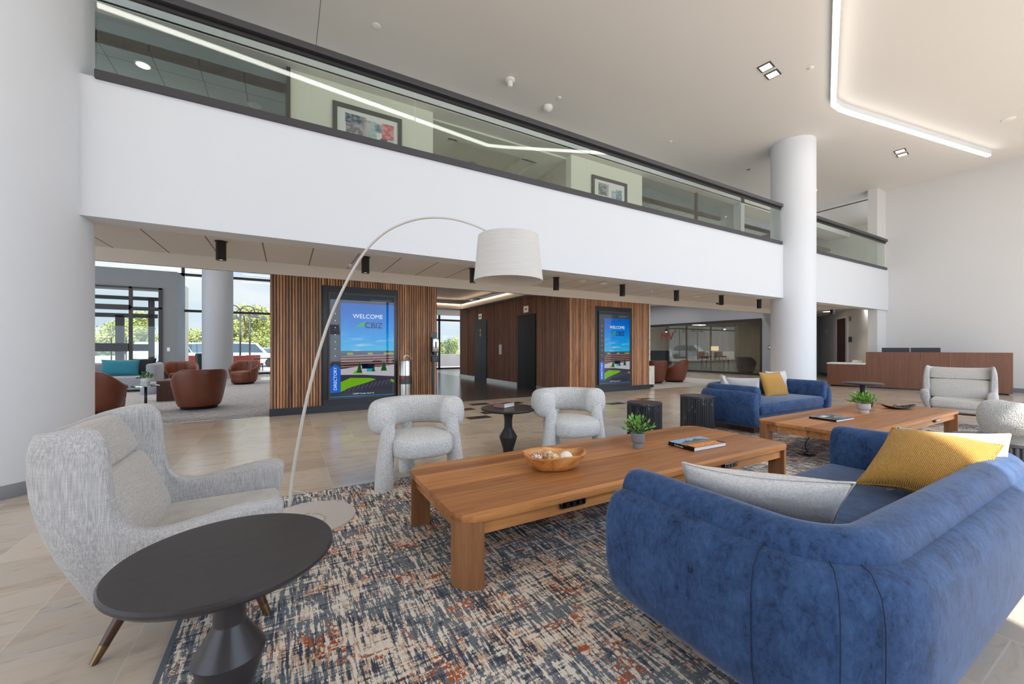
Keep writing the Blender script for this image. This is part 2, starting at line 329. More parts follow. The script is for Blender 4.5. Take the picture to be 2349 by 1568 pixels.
# ------------------------------------------------------------------ mesh helpers
class MB:
    def __init__(s): s.bm = bmesh.new()
    def box(s, x0, x1, y0, y1, z0, z1, bev=0, seg=2):
        r = bmesh.ops.create_cube(s.bm, size=1)
        for v in r['verts']:
            v.co = Vector((x0 + (v.co.x + .5) * (x1 - x0), y0 + (v.co.y + .5) * (y1 - y0), z0 + (v.co.z + .5) * (z1 - z0)))
        if bev:
            es = list({e for v in r['verts'] for e in v.link_edges})
            bmesh.ops.bevel(s.bm, geom=es, offset=bev, segments=seg, profile=.5, affect='EDGES')
        return s
    def quad(s, pts):
        s.bm.faces.new([s.bm.verts.new(p) for p in pts]); return s
    def lathe(s, prof, seg=32, c=(0, 0, 0), cap=True, flute=None):
        rings = []
        for r, z in prof:
            ring = []
            for i in range(seg):
                a = 2 * PI * i / seg; rr = r
                if flute: rr = r * (1 - flute * (i % 4 >= 2))
                ring.append(s.bm.verts.new((c[0] + rr * math.cos(a), c[1] + rr * math.sin(a), c[2] + z)))
            rings.append(ring)
        for a, b in zip(rings, rings[1:]):
            for i in range(seg):
                s.bm.faces.new((a[i], a[(i + 1) % seg], b[(i + 1) % seg], b[i]))
        if cap:
            s.bm.faces.new(rings[0][::-1]); s.bm.faces.new(rings[-1])
        return s
    def loft(s, rings, closed=False, cap=True):
        vr = [[s.bm.verts.new(p) for p in r] for r in rings]; n = len(vr[0])
        pairs = list(zip(vr, vr[1:])) + ([(vr[-1], vr[0])] if closed else [])
        for a, b in pairs:
            for i in range(n):
                s.bm.faces.new((a[i], a[(i + 1) % n], b[(i + 1) % n], b[i]))
        if cap and not closed:
            s.bm.faces.new(vr[0][::-1]); s.bm.faces.new(vr[-1])
        return s
    def tube(s, path, r, seg=10, cap=True):
        path = [Vector(p) for p in path]; rings = []; up = Vector((0, 0, 1)); pn = None
        for i, p in enumerate(path):
            t = (path[min(i + 1, len(path) - 1)] - path[max(i - 1, 0)]).normalized()
            if pn is None:
                ref = up if abs(t.z) < .9 else Vector((1, 0, 0))
                pn = t.cross(ref).normalized()
            pn = (pn - t * pn.dot(t)).normalized(); bb = t.cross(pn)
            rr = r[i] if isinstance(r, (list, tuple)) else r
            rings.append([p + (pn * math.cos(2 * PI * k / seg) + bb * math.sin(2 * PI * k / seg)) * rr for k in range(seg)])
        return s.loft(rings, cap=cap)
    def prism(s, poly, z0, z1, bev=0):
        lo = [s.bm.verts.new((x, y, z0)) for x, y in poly]; hi = [s.bm.verts.new((x, y, z1)) for x, y in poly]
        n = len(poly); fs = [s.bm.faces.new(lo[::-1]), s.bm.faces.new(hi)]
        for i in range(n): s.bm.faces.new((lo[i], lo[(i + 1) % n], hi[(i + 1) % n], hi[i]))
        if bev:
            es = [e for f in fs for e in f.edges]
            bmesh.ops.bevel(s.bm, geom=es, offset=bev, segments=2, profile=.5, affect='EDGES')
        return s
    def ball(s, c, r, sub=2, sc=(1, 1, 1)):
        g = bmesh.ops.create_icosphere(s.bm, subdivisions=sub, radius=r)
        for v in g['verts']: v.co = Vector((c[0] + v.co.x * sc[0], c[1] + v.co.y * sc[1], c[2] + v.co.z * sc[2]))
        return s
def ob(name, mb, m, parent=None, smooth=False, sub=0, auto=None, loc=None, rot=None):
    me = bpy.data.meshes.new(name); bm = mb.bm
    bmesh.ops.recalc_face_normals(bm, faces=bm.faces); bm.to_mesh(me); bm.free()
    me.materials.append(M[m] if isinstance(m, str) else m)
    o = bpy.data.objects.new(name, me); COL.objects.link(o)
    if parent: o.parent = parent
    if smooth or auto:
        for p in me.polygons: p.use_smooth = True
    if auto: me.set_sharp_from_angle(angle=math.radians(auto))
    if sub:
        md = o.modifiers.new('sub', 'SUBSURF'); md.levels = sub; md.render_levels = sub
    if loc: o.location = loc
    if rot: o.rotation_euler = rot
    return o
def thing(name, label, cat, loc=(0, 0, 0), rz=0, group=None):
    o = bpy.data.objects.new(name, None); COL.objects.link(o); o.empty_display_size = .1
    o.location = loc; o.rotation_euler = (0, 0, rz); o['label'] = label; o['category'] = cat
    if group: o['group'] = group
    return o
def tag(o, label, cat, group=None):
    o['label'] = label; o['category'] = cat
    if group: o['group'] = group
    return o
def struct(name, mb, m, **k):
    o = ob(name, mb, m, **k); o['kind'] = 'structure'; return o
def dup(root, loc=None, rz=None, label=None, group=None):
    r = root.copy(); COL.objects.link(r)
    if loc is not None: r.location = loc
    if rz is not None: r.rotation_euler = (0, 0, rz)
    if label: r['label'] = label
    if group: r['group'] = group
    for ch in list(root.children):
        c = ch.copy(); COL.objects.link(c); c.parent = r
        for g in list(ch.children):
            d = g.copy(); COL.objects.link(d); d.parent = c
    return r
def rrect(x0, x1, y0, y1, r, seg=8):
    pts = []
    for cx, cy, a0 in ((x1 - r, y1 - r, 0), (x0 + r, y1 - r, 90), (x0 + r, y0 + r, 180), (x1 - r, y0 + r, 270)):
        for i in range(seg + 1):
            a = math.radians(a0 + 90 * i / seg); pts.append((cx + r * math.cos(a), cy + r * math.sin(a)))
    return pts
def text(name, body, size, m, parent, loc, rot=(PI / 2, 0, 0), align='CENTER', ext=.001, sx=1, off=0):
    cu = bpy.data.curves.new(name, 'FONT'); cu.body = body; cu.size = size; cu.align_x = align; cu.extrude = ext; cu.offset = off
    t = bpy.data.objects.new('tmp', cu); COL.objects.link(t)
    dg = bpy.context.evaluated_depsgraph_get(); me = bpy.data.meshes.new_from_object(t.evaluated_get(dg)); bpy.data.objects.remove(t)
    me.name = name; me.materials.clear(); me.materials.append(M[m] if isinstance(m, str) else m)
    o = bpy.data.objects.new(name, me); COL.objects.link(o); o.parent = parent; o.location = loc; o.rotation_euler = rot; o.scale = (sx, 1, 1)
    return o
def lightarea(name, parent, loc, sx, sy, e, col=(1, .95, .88), rot=(0, 0, 0)):
    ld = bpy.data.lights.new(name, 'AREA'); ld.shape = 'RECTANGLE'; ld.size = sx; ld.size_y = sy; ld.energy = e; ld.color = col
    o = bpy.data.objects.new(name, ld); COL.objects.link(o); o.parent = parent; o.location = loc; o.rotation_euler = rot; return o
# ================================================================== SETTING
YB, ZB, ZT, CE = 5.2, 2.44, 3.76, 6.35
struct('floor', MB().box(-12, 24, -6, 21.5, -.2, 0), 'floor')
struct('trim_1', MB().box(2.62, 6.38, 8.27, 21.2, -.01, .004), 'dfloor')
mb = MB()
for a in ((2.9, 6.25), (3.35, 6.62), (3.02, 7.2), (3.75, 7.05), (3.6, 7.72), (4.3, 7.5), (5.0, 6.55), (5.45, 6.95), (6.2, 6.35), (6.75, 5.95), (4.35, 6.75), (7.4, 6.6)):
    mb.box(a[0] - .21, a[0] + .21, a[1] - .12, a[1] + .12, -.01, .003)
struct('trim_2', mb, 'inlay')
struct('ceiling', MB().box(-12, 17.6, -4, 7.6, CE, CE + .25), 'ceil')
struct('trim_3', MB().box(.445, .455, -4, 7.6, CE - .002, CE + .01), 'base')
struct('wall_bulkhead', MB().box(-12, 13.2, 7.6, 7.8, 6.0, CE + .25), 'white')
struct('wall_balcony', MB().box(-3.6, 17.2, YB, YB + .3, ZB, ZT), 'white')
struct('ceiling_underside', MB().box(-12, 17.2, YB + .3, 8.16, 2.70, 2.76), 'ctile')
struct('floor_upper', MB().box(-12, 20, YB + .3, 9.6, 2.78, 3.70), 'white')
struct('wall_soffit', MB().box(-12, 15.9, 8.12, 8.22, 2.5, 2.76), 'soffit')
struct('wall_soffit_return', MB().box(15.88, 16.0, 5.6, 8.22, 2.5, 2.76), 'soffit')
# round columns
def column(name, x, y, r, top):
    m_ = MB().lathe([(r, 0), (r, top)], 72, (x, y, 0)); o = struct(name, m_, 'white', auto=40)
    b_ = MB().lathe([(r + .012, 0), (r + .012, .095), (r + .004, .11)], 72, (x, y, 0)); ob('baseboard', b_, 'base', o, auto=40); return o
column('wall_column_left', -2.50, 5.366, .85, CE)
column('wall_column_right', 11.17, 5.21, .477, CE)
# right wall
struct('wall_right', MB().box(17.2, 17.5, -4, 5.4, 0, CE), 'wallR')
struct('wall_right_pier', MB().box(16.52, 17.25, 5.26, 5.5, 0, CE), 'wallR')
struct('baseboard_right', MB().box(17.185, 17.2, -4, 5.26, 0, .115), 'base')
# camera-side facade: mullions, unseen header and solid pier shaped to bound the sun patch
struct('wall_back_header', MB().box(-12, 17.5, -3.2, -3.0, 5.48, CE), 'white')
struct('wall_back', MB().box(-4.2, 1.15, -3.2, -3.0, 0, 5.48), 'white')
mb = MB()
for x in (4.2, 7.0, 9.8, 12.4, 15.0, 17.1): mb.box(x - .04, x + .04, -3.16, -3.06, 0, 5.48)
mb.box(1.15, 17.2, -3.16, -3.06, 0, .1)
struct('window_1', mb, 'mull')
mb = MB()
for y in (-3, 0, 3, 5.2): mb.box(-7.05, -6.95, y - .04, y + .04, 0, CE)
mb.box(-7.05, -6.95, -3, 5.2, 2.7, 2.8)
struct('window_2', mb, 'mull')

# ---------------- slatted timber walls
def slats(axis, a0, a1, c, z0, z1, face=-1, per=.048, skip=()):
    mb = MB(); n = int(round((a1 - a0) / per)); per = (a1 - a0) / n
    for i in range(n):
        s0 = a0 + i * per + per * .10; s1 = a0 + (i + 1) * per - per * .10; mid = (s0 + s1) / 2
        rng = [(z0, z1)]
        for k0, k1, kz0, kz1 in skip:
            if k0 - .01 < mid < k1 + .01:
                rng = [(a, b) for a, b in ((z0, kz0), (kz1, z1)) if b - a > .02]
        for zz0, zz1 in rng:
            prof = []
            for k in range(7):
                t = PI * k / 6; prof.append((mid - math.cos(t) * (s1 - s0) / 2, c + face * .028 * math.sin(t) ** .7))
            if axis == 'x': poly = prof
            else: poly = [(q, p) for p, q in prof]
            mb.prism(poly, zz0, zz1)
    return mb
o = struct('wall_timber_left', MB().box(-.24, 2.79, 8.18, 9.3, .0, 2.78), 'dark')
ob('timber_slats', slats('x', -.24, 2.79, 8.18, .13, 2.56, skip=[(.6, 1.96, .0, 2.37)]), 'slat', o, auto=50)
ob('timber_slats', slats('y', 8.18, 9.3, 2.79, .13, 2.56, face=1), 'slaty', o, auto=50)
ob('baseboard', MB().box(-.25, 2.80, 8.13, 9.31, 0, .13), 'dark', o)
o = struct('wall_timber_right', MB().box(6.385, 9.32, 8.18, 9.6, .0, 2.78), 'dark')
ob('timber_slats', slats('x', 6.37, 9.32, 8.18, .13, 2.56, skip=[(7.23, 8.58, .0, 2.33)]), 'slat', o, auto=50)
ob('baseboard', MB().box(6.36, 9.33, 8.13, 9.5, 0, .13), 'dark', o)
o = struct('wall_elevators', MB().box(6.385, 6.8, 9.6, 15.58, .0, 3.0), 'dark')
ob('timber_slats', slats('y', 8.2, 15.58, 6.385, .11, 3.0, face=-1, skip=[(9.72, 10.78, 0, 2.22), (12.99, 14.02, 0, 2.22)]), 'slaty', o, auto=50)
ob('baseboard', MB().box(6.34, 6.39, 8.2, 9.70, 0, .11).box(6.34, 6.39, 10.80, 12.97, 0, .11).box(6.34, 6.39, 14.04, 15.6, 0, .11), 'steel', o)
struct('wall_lobby_end', MB().box(6.5, 9.6, 15.58, 15.8, 0, 3.1), 'white')
struct('wall_marble_pier', MB().box(9.36, 9.52, 8.3, 8.9, .82, 2.7), 'marblew')
# lobby ceiling with light cove
mb = MB().box(2.79, 3.1, 8.22, 15.0, 2.75, 2.95).box(6.1, 6.4, 8.22, 15.0, 2.75, 2.95).box(2.79, 6.4, 8.22, 8.5, 2.75, 2.95).box(2.79, 6.4, 14.7, 15.3, 2.75, 2.95)
o = struct('ceiling_lobby', mb, 'blue_grey')
ob('cove_panel', MB().box(2.79, 6.4, 8.22, 15.3, 3.12, 3.2), 'ceil', o)
ob('cove_lip', MB().box(6.06, 6.1, 8.5, 14.7, 2.75, 2.93).box(3.1, 3.14, 8.5, 14.7, 2.75, 2.93).box(3.1, 6.1, 14.66, 14.7, 2.75, 2.93), 'soffit', o)
ob('cove_light_strip', MB().box(6.03, 6.06, 8.6, 14.6, 2.90, 2.925).box(3.14, 3.17, 8.6, 14.6, 2.90, 2.925).box(3.2, 6.0, 14.63, 14.66, 2.90, 2.925), 'ledw', o)
struct('ceiling_lobby_rear', MB().box(2.6, 9.0, 15.3, 21.2, 3.03, 3.2), 'ceil')

# ---------------- far window wall
YW = 21.2
mb = MB()
for x in (-8.6, -3.72, .1, 4.2, 7.42, 9.8): mb.box(x - .05, x + .05, YW - .06, YW + .06, 0, 5.2)
for z in (.06, 2.76, 4.27): mb.box(-12, 9.8, YW - .06, YW + .06, z - .05, z + .05)
o = struct('window_3', mb, 'mull')
ob('pane', MB().box(-12, 9.8, YW - .005, YW + .005, .1, 5.2), 'wing', o)
struct('ceiling_lounge', MB().box(-12, 9.3, 9.6, 21.5, 5.2, 5.35), 'ceil')
struct('wall_upper_front', MB().box(-12, 9.3, 9.6, 9.75, 2.78, 5.3), 'white')
struct('wall_column_lounge', MB().lathe([(.5, 0), (.5, 5.2)], 48, (-2.32, 19.3, 0)), 'vest', auto=40)
# lobby glimpse: left side wall of lobby beyond timber wall
struct('wall_lobby_left', MB().box(2.45, 2.6, 9.3, 15.4, 0, 3.1), 'white')
# vestibule
o = struct('wall_vestibule', MB().box(-4.12, -3.66, 19.8, 21.1, 0, 4.15).box(-12, -4.12, 19.8, 21.1, 3.48, 4.15).box(-12, -9.0, 19.8, 21.1, 0, 3.48), 'vdark')
ob('light_switch', MB().box(-3.96, -3.87, 19.785, 19.8, 1.08, 1.22, .003), 'plast', o)
mb = MB(); y0, y1 = 19.74, 19.82
for x in (-9.0, -6.9, -4.99, -4.15): mb.box(x - .05, x + .05, y0, y1, 0, 3.48)
mb.box(-9, -4.1, y0, y1, 3.42, 3.48).box(-9, -4.99, y0, y1, 2.62, 2.80).box(-4.99, -4.1, y0, y1, 2.68, 2.74).box(-9, -4.1, y0, y1, 0, .08)
wd = struct('window_4', mb, 'mull')
ob('pane', MB().box(-8.94, -4.2, 19.775, 19.785, .08, 3.42), 'wing', wd)
mb = MB(); y0, y1 = 21.0, 21.1
mb.box(-9, -4.0, y0, y1, 3.10, 3.24).box(-9, -4.5, y0, y1, 2.40, 2.56).box(-5.75, -5.5, y0, y1, 0, 2.5).box(-4.78, -4.60, y0, y1, 0, 3.2).box(-9, -4.6, y0, y1, 0, .1)
ob('inner_frame', mb, 'mull', wd)
ob('push_bar', MB().box(-6.85, -5.04, 19.70, 19.74, 1.08, 1.38), 'black', wd); ob('push_bar', MB().box(-5.5, -4.78, 20.96, 21.0, 1.08, 1.36), 'black', wd)
ob('door_handle', MB().tube([(-5.84, 20.94, .4), (-5.84, 20.94, 1.6), (-5.84, 21.0, 1.62)], .02), 'black', wd, smooth=True)
ob('door_handle', MB().tube([(-5.42, 20.94, .4), (-5.42, 20.94, 1.6), (-5.42, 21.0, 1.62)], .02), 'black', wd, smooth=True)
# carpets
struct('floor_lounge_carpet', MB().box(-12, -.24, 8.2, 17.5, -.01, .006), 'carpet')
struct('floor_right_carpet', MB().box(9.34, 14.2, 8.1, 10.6, -.01, .006), 'lrug')

# ---------------- right lounge: bulkhead and glazed office
struct('wall_office_bulkhead', MB().box(18.0, 18.2, 8.2, 21.4, 2.5, 4.2), 'blue_grey')
struct('wall_office_end', MB().box(18.0, 18.2, 9.0, 9.62, 0, 2.5), 'vest')
struct('baseboard_office', MB().box(17.985, 18.0, 9.0, 9.62, 0, .11), 'base')
struct('ceiling_right_lounge', MB().box(9.3, 24, 8.22, 21.4, 4.1, 4.25), 'ceil')
struct('wall_right_lounge_back', MB().box(9.5, 18, 21.2, 21.4, 0, 4.2), 'blue_grey')
mb = MB()
for y in (9.64, 17.3, 19.2): mb.box(17.97, 18.05, y - .035, y + .035, 0, 2.45)
mb.box(17.97, 18.05, 9.64, 21.2, 2.38, 2.5).box(17.97, 18.05, 9.64, 21.2, 0, .09)
wg = struct('window_5', mb, 'mull')
yy = [9.66, 11.4, 13.2, 15.1, 17.3, 19.2, 21.2]
for a, b in zip(yy, yy[1:]): ob('pane', MB().box(18.0, 18.012, a + .006, b - .006, .09, 2.38), 'oglass', wg)
struct('wall_office_back', MB().box(23.2, 23.4, 9.0, 21.4, 0, 3), 'oak')
struct('wall_office_side', MB().box(18.2, 23.4, 8.9, 9.1, 0, 3), 'oak')
struct('ceiling_office', MB().box(18.2, 23.4, 9.0, 21.4, 2.6, 2.7), 'ceil')
struct('floor_office', MB().box(18.05, 23.3, 9.1, 21.2, -.01, .004), 'dfloor')

# ---------------- corridor beyond the right column (wall runs diagonally)
def obox(p, q, t, z0, z1):
    p = Vector(p); q = Vector(q); d = (q - p).normalized(); n = Vector((-d.y, d.x)) * t
    return MB().prism([tuple(p), tuple(q), tuple(q + n), tuple(p + n)], z0, z1)
A, B = (21.6, 9.1), (16.75, 5.55)
struct('wall_corridor', obox(A, B, .2, 0, 2.75), 'corr')
struct('baseboard_corridor', obox(A, B, -.015, 0, .12), 'base')
struct('ceiling_corridor', MB().prism([(16.0, 5.5), (22, 5.5), (22, 9.4), (16.0, 9.0)], 2.62, 2.74), 'ceil')
struct('wall_corridor_far', MB().box(18.2, 21.6, 8.7, 8.9, 0, 2.7), 'vest')
def onwall(t, off=0):
    return (A[0] + (B[0] - A[0]) * t - off * .59, A[1] + (B[1] - A[1]) * t + off * .807)

# ---------------- upper storey behind the railing
struct('wall_upper_left', MB().box(.07, 2.60, 7.8, 8.0, 3.7, 6.1), 'cream_wall')
struct('wall_upper_right', MB().box(6.13, 8.62, 7.8, 8.0, 3.7, 6.1), 'cream_wall')
struct('ceiling_upper_edge', MB().box(-12, 8.62, 7.6, 8.02, 5.99, 6.03).box(8.62, 16.2, 7.6, 8.35, 5.99, 6.03), 'ceil')
struct('ceiling_roof', MB().box(-12, 30, 7.85, 21.6, 6.62, 6.8), 'ceil')
# dark glazed rooms
struct('wall_upper_header_left', MB().box(-6, .07, 7.95, 8.1, 5.7, 6.05), 'vest')
struct('ceiling_upper_room_left', MB().box(-6, .07, 7.95, 12, 5.7, 5.8), 'utile')
struct('wall_upper_room_back', MB().box(-6, .2, 11.9, 12, 3.7, 5.8), 'vest')
struct('wall_upper_room_side', MB().box(.07, .2, 8.0, 12, 3.7, 6.05), 'vest')
wd = struct('window_6', MB().box(-6, .07, 7.78, 7.9, 3.7, 3.78).box(.01, .07, 7.76, 7.9, 3.7, 6.0), 'mull')
ob('pane', MB().box(-6, .01, 7.84, 7.85, 3.78, 6.0), 'dglass', wd)
struct('wall_upper_header_right', MB().box(8.62, 16.2, 8.3, 8.4, 5.6, 6.05), 'vest')
struct('ceiling_upper_room_right', MB().box(8.62, 16.2, 8.3, 13, 5.6, 5.7), 'utile')
struct('wall_upper_room_right_back', MB().box(8.5, 16.2, 12.9, 13, 3.7, 5.8), 'vest')
struct('wall_upper_room_right_side', MB().box(8.62, 8.75, 8.0, 13, 3.7, 6.05), 'vest')
wd = struct('window_7', MB().box(8.62, 13.2, 7.78, 7.9, 3.7, 3.78).box(11.0, 11.06, 7.8, 7.88, 3.7, 6.0), 'mull')
ob('pane', MB().box(8.62, 13.2, 7.84, 7.85, 3.78, 6.0), 'dglass', wd)
# upper lobby with stepped tray ceiling
mb = MB().box(2.6, 3.2, 8.0, 14, 5.95, 6.1).box(5.6, 6.13, 8.0, 14, 5.95, 6.1).box(3.2, 5.6, 8.0, 8.5, 5.95, 6.1).box(3.2, 5.6, 12.6, 14, 5.95, 6.1)
mb.box(3.2, 3.5, 8.5, 12.6, 6.08, 6.2).box(5.3, 5.6, 8.5, 12.6, 6.08, 6.2).box(3.2, 5.6, 8.5, 8.8, 6.08, 6.2).box(3.2, 5.6, 12.3, 12.6, 6.08, 6.2).box(3.4, 5.4, 8.7, 12.4, 6.2, 6.3)
struct('ceiling_upper_lobby', mb, 'cream_wall')
struct('wall_upper_lobby_side', MB().box(6.13, 6.3, 8.0, 14, 3.7, 6.1), 'concrete')
struct('wall_upper_lobby_left', MB().box(2.45, 2.6, 8.0, 14, 3.7, 6.1), 'cream_wall')
struct('wall_upper_lobby_back', MB().box(2.45, 6.3, 13.9, 14, 3.7, 6.1), 'cream_wall')
# far right upper corner, beyond the column
struct('ceiling_upper_corner', MB().box(13.2, 21, 7.6, 8.3, 5.95, 6.6), 'ceil')
struct('wall_upper_corner', MB().box(13.0, 13.2, 7.6, 8.4, 3.7, 6.3), 'white')
struct('ceiling_upper_extension', MB().box(17.5, 24, -1, 7.6, CE, CE + .2), 'ceil')
struct('ceiling_upper_corridor', MB().box(16.2, 30, 8.3, 20, 5.5, 5.6), 'door')
struct('wall_upper_far', MB().box(21, 21.2, 5.5, 20, 3.7, 6.5), 'cream_wall')
struct('floor_upper_right', MB().box(17.2, 24, 5.5, 20, 3.5, 3.7), 'vest')

# ---------------- balcony railings
def railing(x0, x1, joints, label):
    t = thing('glass_railing', label, 'railing', (x0, YB, 0), group='balcony railings')
    L = x1 - x0
    ob('base_channel', MB().box(0, L, -.035, .09, 3.74, 3.82, .004), 'rail', t)
    ob('handrail', MB().box(0, L, -.05, .08, 4.655, 4.735, .008), 'rail', t)
    ob('glazing_cap', MB().box(0, L, .0, .03, 4.60, 4.655), 'black', t)
    js = [0] + [j - x0 for j in joints] + [L - .03]
    for a, b in zip(js, js[1:]):
        ob('glass_panel', MB().box(a + .006, b - .006, .009, .021, 3.82, 4.61), 'glass', t)
    return t
railing(-1.56, 10.60, [1.49, 4.49, 7.52], 'long glass balcony railing with dark handrail left of the round white column')
railing(11.66, 17.02, [14.2], 'short glass balcony railing between the round column and the right wall')

# ---------------- suspended linear light
# unseen glowing panels added under the ceilings to brighten the rooms beyond
def fill_panel(parent_name, x0, x1, y0, y1, z, s_):
    m_ = emis('added_fill_panel_%s' % parent_name, (1, .95, .88), s_); p = bpy.data.objects[parent_name]
    ob('added_fill_panel', MB().box(x0, x1, y0, y1, z - .02, z), m_, p)
for y in (10.6, 13.4, 16.4): fill_panel('ceiling_lounge', -6, 1.0, y, y + .25, 5.2, 16)
fill_panel('ceiling_lobby_rear', 3.5, 5.5, 17, 17.3, 3.03, 6)
for y in (10.0, 13.0, 16.0): fill_panel('ceiling_right_lounge', 10.5, 16.5, y, y + .25, 4.1, 14)
fill_panel('ceiling_office', 19, 22, 11, 11.3, 2.6, 8); fill_panel('ceiling_office', 19, 22, 15, 15.3, 2.6, 8)
fill_panel('ceiling_corridor', 16.55, 17.2, 5.56, 5.76, 2.62, 40)
fill_panel('ceiling_upper_room_left', -4.5, -1.0, 9.9, 10.3, 5.7, 34); fill_panel('ceiling_upper_room_right', 9.2, 15.5, 11.2, 11.6, 5.6, 22)
fill_panel('ceiling_upper_lobby', 3.4, 5.4, 13.0, 13.2, 5.95, 14)
pts = [(-4.2, 2.6), (-2.3, 2.37), (3.9, 1.65), (4.35, 1.6), (4.8, 1.75), (7.01, 2.69), (9.45, 3.68), (9.8, 3.82), (10.15, 3.83), (10.5, 3.78), (15.95, 2.83)]
def ribbon(pts, w_, z0, z1):
    mb = MB(); P_ = [Vector((x, y, 0)) for x, y in pts]; rings = []
    for i, p in enumerate(P_):
        t = (P_[min(i + 1, len(P_) - 1)] - P_[max(i - 1, 0)]).normalized(); n = Vector((-t.y, t.x, 0)) * w_
        rings.append([p + n + Vector((0, 0, z0)), p - n + Vector((0, 0, z0)), p - n + Vector((0, 0, z1)), p + n + Vector((0, 0, z1))])
    return mb.loft(rings)
t = thing('linear_light', 'long white angled light bar hanging just below the atrium ceiling', 'ceiling light', (4, 2, CE))
def loc0(o, t): o.location = -Vector(t.location); return o
loc0(ob('housing', ribbon(pts, .045, 6.235, 6.349), 'white', t), t)
loc0(ob('diffuser', ribbon(pts, .04, 6.20, 6.235), 'led', t), t)

# ---------------- pairs of square ceiling lights
lab = ['nearer pair of square recessed ceiling lights left of the light bar', 'farther pair of square recessed ceiling lights by the right wall']
for (x, y), l_ in zip(((7.80, 4.03), (14.1, 4.0)), lab):
    t = thing('recessed_light', l_, 'ceiling light', (x, y, CE), math.radians(8), 'recessed ceiling lights')
    for dx in (-.16, .16):
        f_ = ob('trim_frame', MB().box(dx - .11, dx + .11, -.11, .11, -.012, .0), 'brass' if 0 else 'plastg', t)
        ob('lamp_panel', MB().box(dx - .085, dx + .085, -.085, .085, -.016, -.011), 'dimspot', f_)
# detectors, sprinklers and cover discs on the atrium ceiling
def disc(name, x, y, z, r, h, label, cat, m='plast', group=None, kind='flat'):
    prof = [(r, 0), (r, -h * .4), (r * .8, -h * .7), (.3 * r, -h)] if kind == 'flat' else [(r, 0), (r, -h * .25), (r * .55, -h * .35), (r * .55, -h * .8), (r * .35, -h)]
    o = ob(name, MB().lathe(prof, 20), m, auto=35, loc=(x, y, z)); return tag(o, label, cat, group)
disc('smoke_detector', 3.74, 6.63, CE, .09, .14, 'white smoke detector with stem on the ceiling, left of the other one', 'smoke detector', kind='stem')
disc('smoke_detector', 4.86, 6.97, CE, .10, .11, 'white domed smoke detector on the ceiling above the middle of the railing', 'smoke detector')
disc('sprinkler_cover', 1.26, 6.59, CE, .07, .02, 'round ceiling cover above the left end of the railing', 'sprinkler cover', group='ceiling covers')
disc('sprinkler_cover', 4.89, 6.61, CE, .045, .02, 'small round ceiling cover between the two smoke detectors and the square lights', 'sprinkler cover', group='ceiling covers')
disc('sprinkler_cover', 8.33, 6.63, CE, .045, .02, 'small round ceiling cover above the third railing pane', 'sprinkler cover', group='ceiling covers')
disc('sprinkler_cover', 8.38, 3.61, CE, .05, .02, 'small round ceiling cover right of the nearer square lights', 'sprinkler cover', group='ceiling covers')
disc('sprinkler_cover', 11.6, 6.56, CE, .05, .02, 'small dark ceiling cover left of the round column top', 'sprinkler cover', m='base', group='ceiling covers')
disc('sprinkler_cover', 14.1, 3.0, CE, .04, .015, 'small ceiling cover below the light bar near the right wall', 'sprinkler cover', group='ceiling covers')
disc('speaker_cover', 14.13, 2.22, CE, .11, .03, 'white round ceiling speaker at the right edge above the light bar', 'speaker')
# black cylinder lights under the balcony
names = ['first', 'second', 'third', 'fourth', 'fifth', 'sixth', 'seventh', 'eighth']
proto = thing('cylinder_light', 'black cylinder ceiling light, first from the left under the balcony', 'ceiling light', (-.79, 6.87, 2.70), group='black cylinder lights under the balcony')
ob('canopy', MB().lathe([(.075, 0), (.075, -.012)], 28), 'black', proto, auto=40)
hs = ob('housing', MB().lathe([(.062, -.012), (.062, -.27), (.055, -.27), (.052, -.24)], 28), 'black', proto, auto=40)
ob('lamp_disc', MB().lathe([(.052, -.252), (.052, -.25)], 28), 'spot', proto)
sl = bpy.data.lights.new('can_lamp', 'SPOT'); sl.energy = 40; sl.spot_size = 2.0; sl.spot_blend = .6; sl.shadow_soft_size = .05; sl.color = (1, .88, .72)
slo = bpy.data.objects.new('can_lamp', sl); COL.objects.link(slo); slo.parent = proto; slo.location = (0, 0, -.27)
for k in range(1, 8):
    dup(proto, (-.79 + 1.93 * k, 6.87, 2.70), label='black cylinder ceiling light, %s from the left under the balcony' % names[k])
dup(proto, (16.35, 6.4, 2.62), label='black cylinder ceiling light right of the round column')
# small devices on the tiled ceiling
for x, y, l_ in ((1.0, 7.6, 'small sprinkler in the tiled ceiling right of the second cylinder light'), (8.3, 7.2, 'small sprinkler in the tiled ceiling between the fifth and sixth cylinder lights'), (11.9, 7.2, 'small sprinkler in the tiled ceiling before the round column')):
    disc('sprinkler', x, y, 2.7, .035, .05, l_, 'sprinkler', group='soffit sprinklers', kind='stem')
for x, y, l_ in ((5.75, 6.9, 'white round speaker in the tiled ceiling right of the lamp shade'), (6.35, 6.9, 'white round detector in the tiled ceiling before the fifth cylinder light'), (10.3, 7.3, 'white round detector in the tiled ceiling left of the seventh cylinder light')):
    disc('ceiling_detector', x, y, 2.7, .08, .045, l_, 'smoke detector', group='soffit detectors')
t = thing('security_camera', 'small black and white dome camera under the balcony near the column', 'security camera', (12.2, 7.9, 2.70))
ob('mount', MB().lathe([(.06, 0), (.06, -.03)], 20), 'plast', t, auto=40)
ob('dome', MB().ball((0, 0, -.04), .045, 2), 'blk', t, smooth=True)
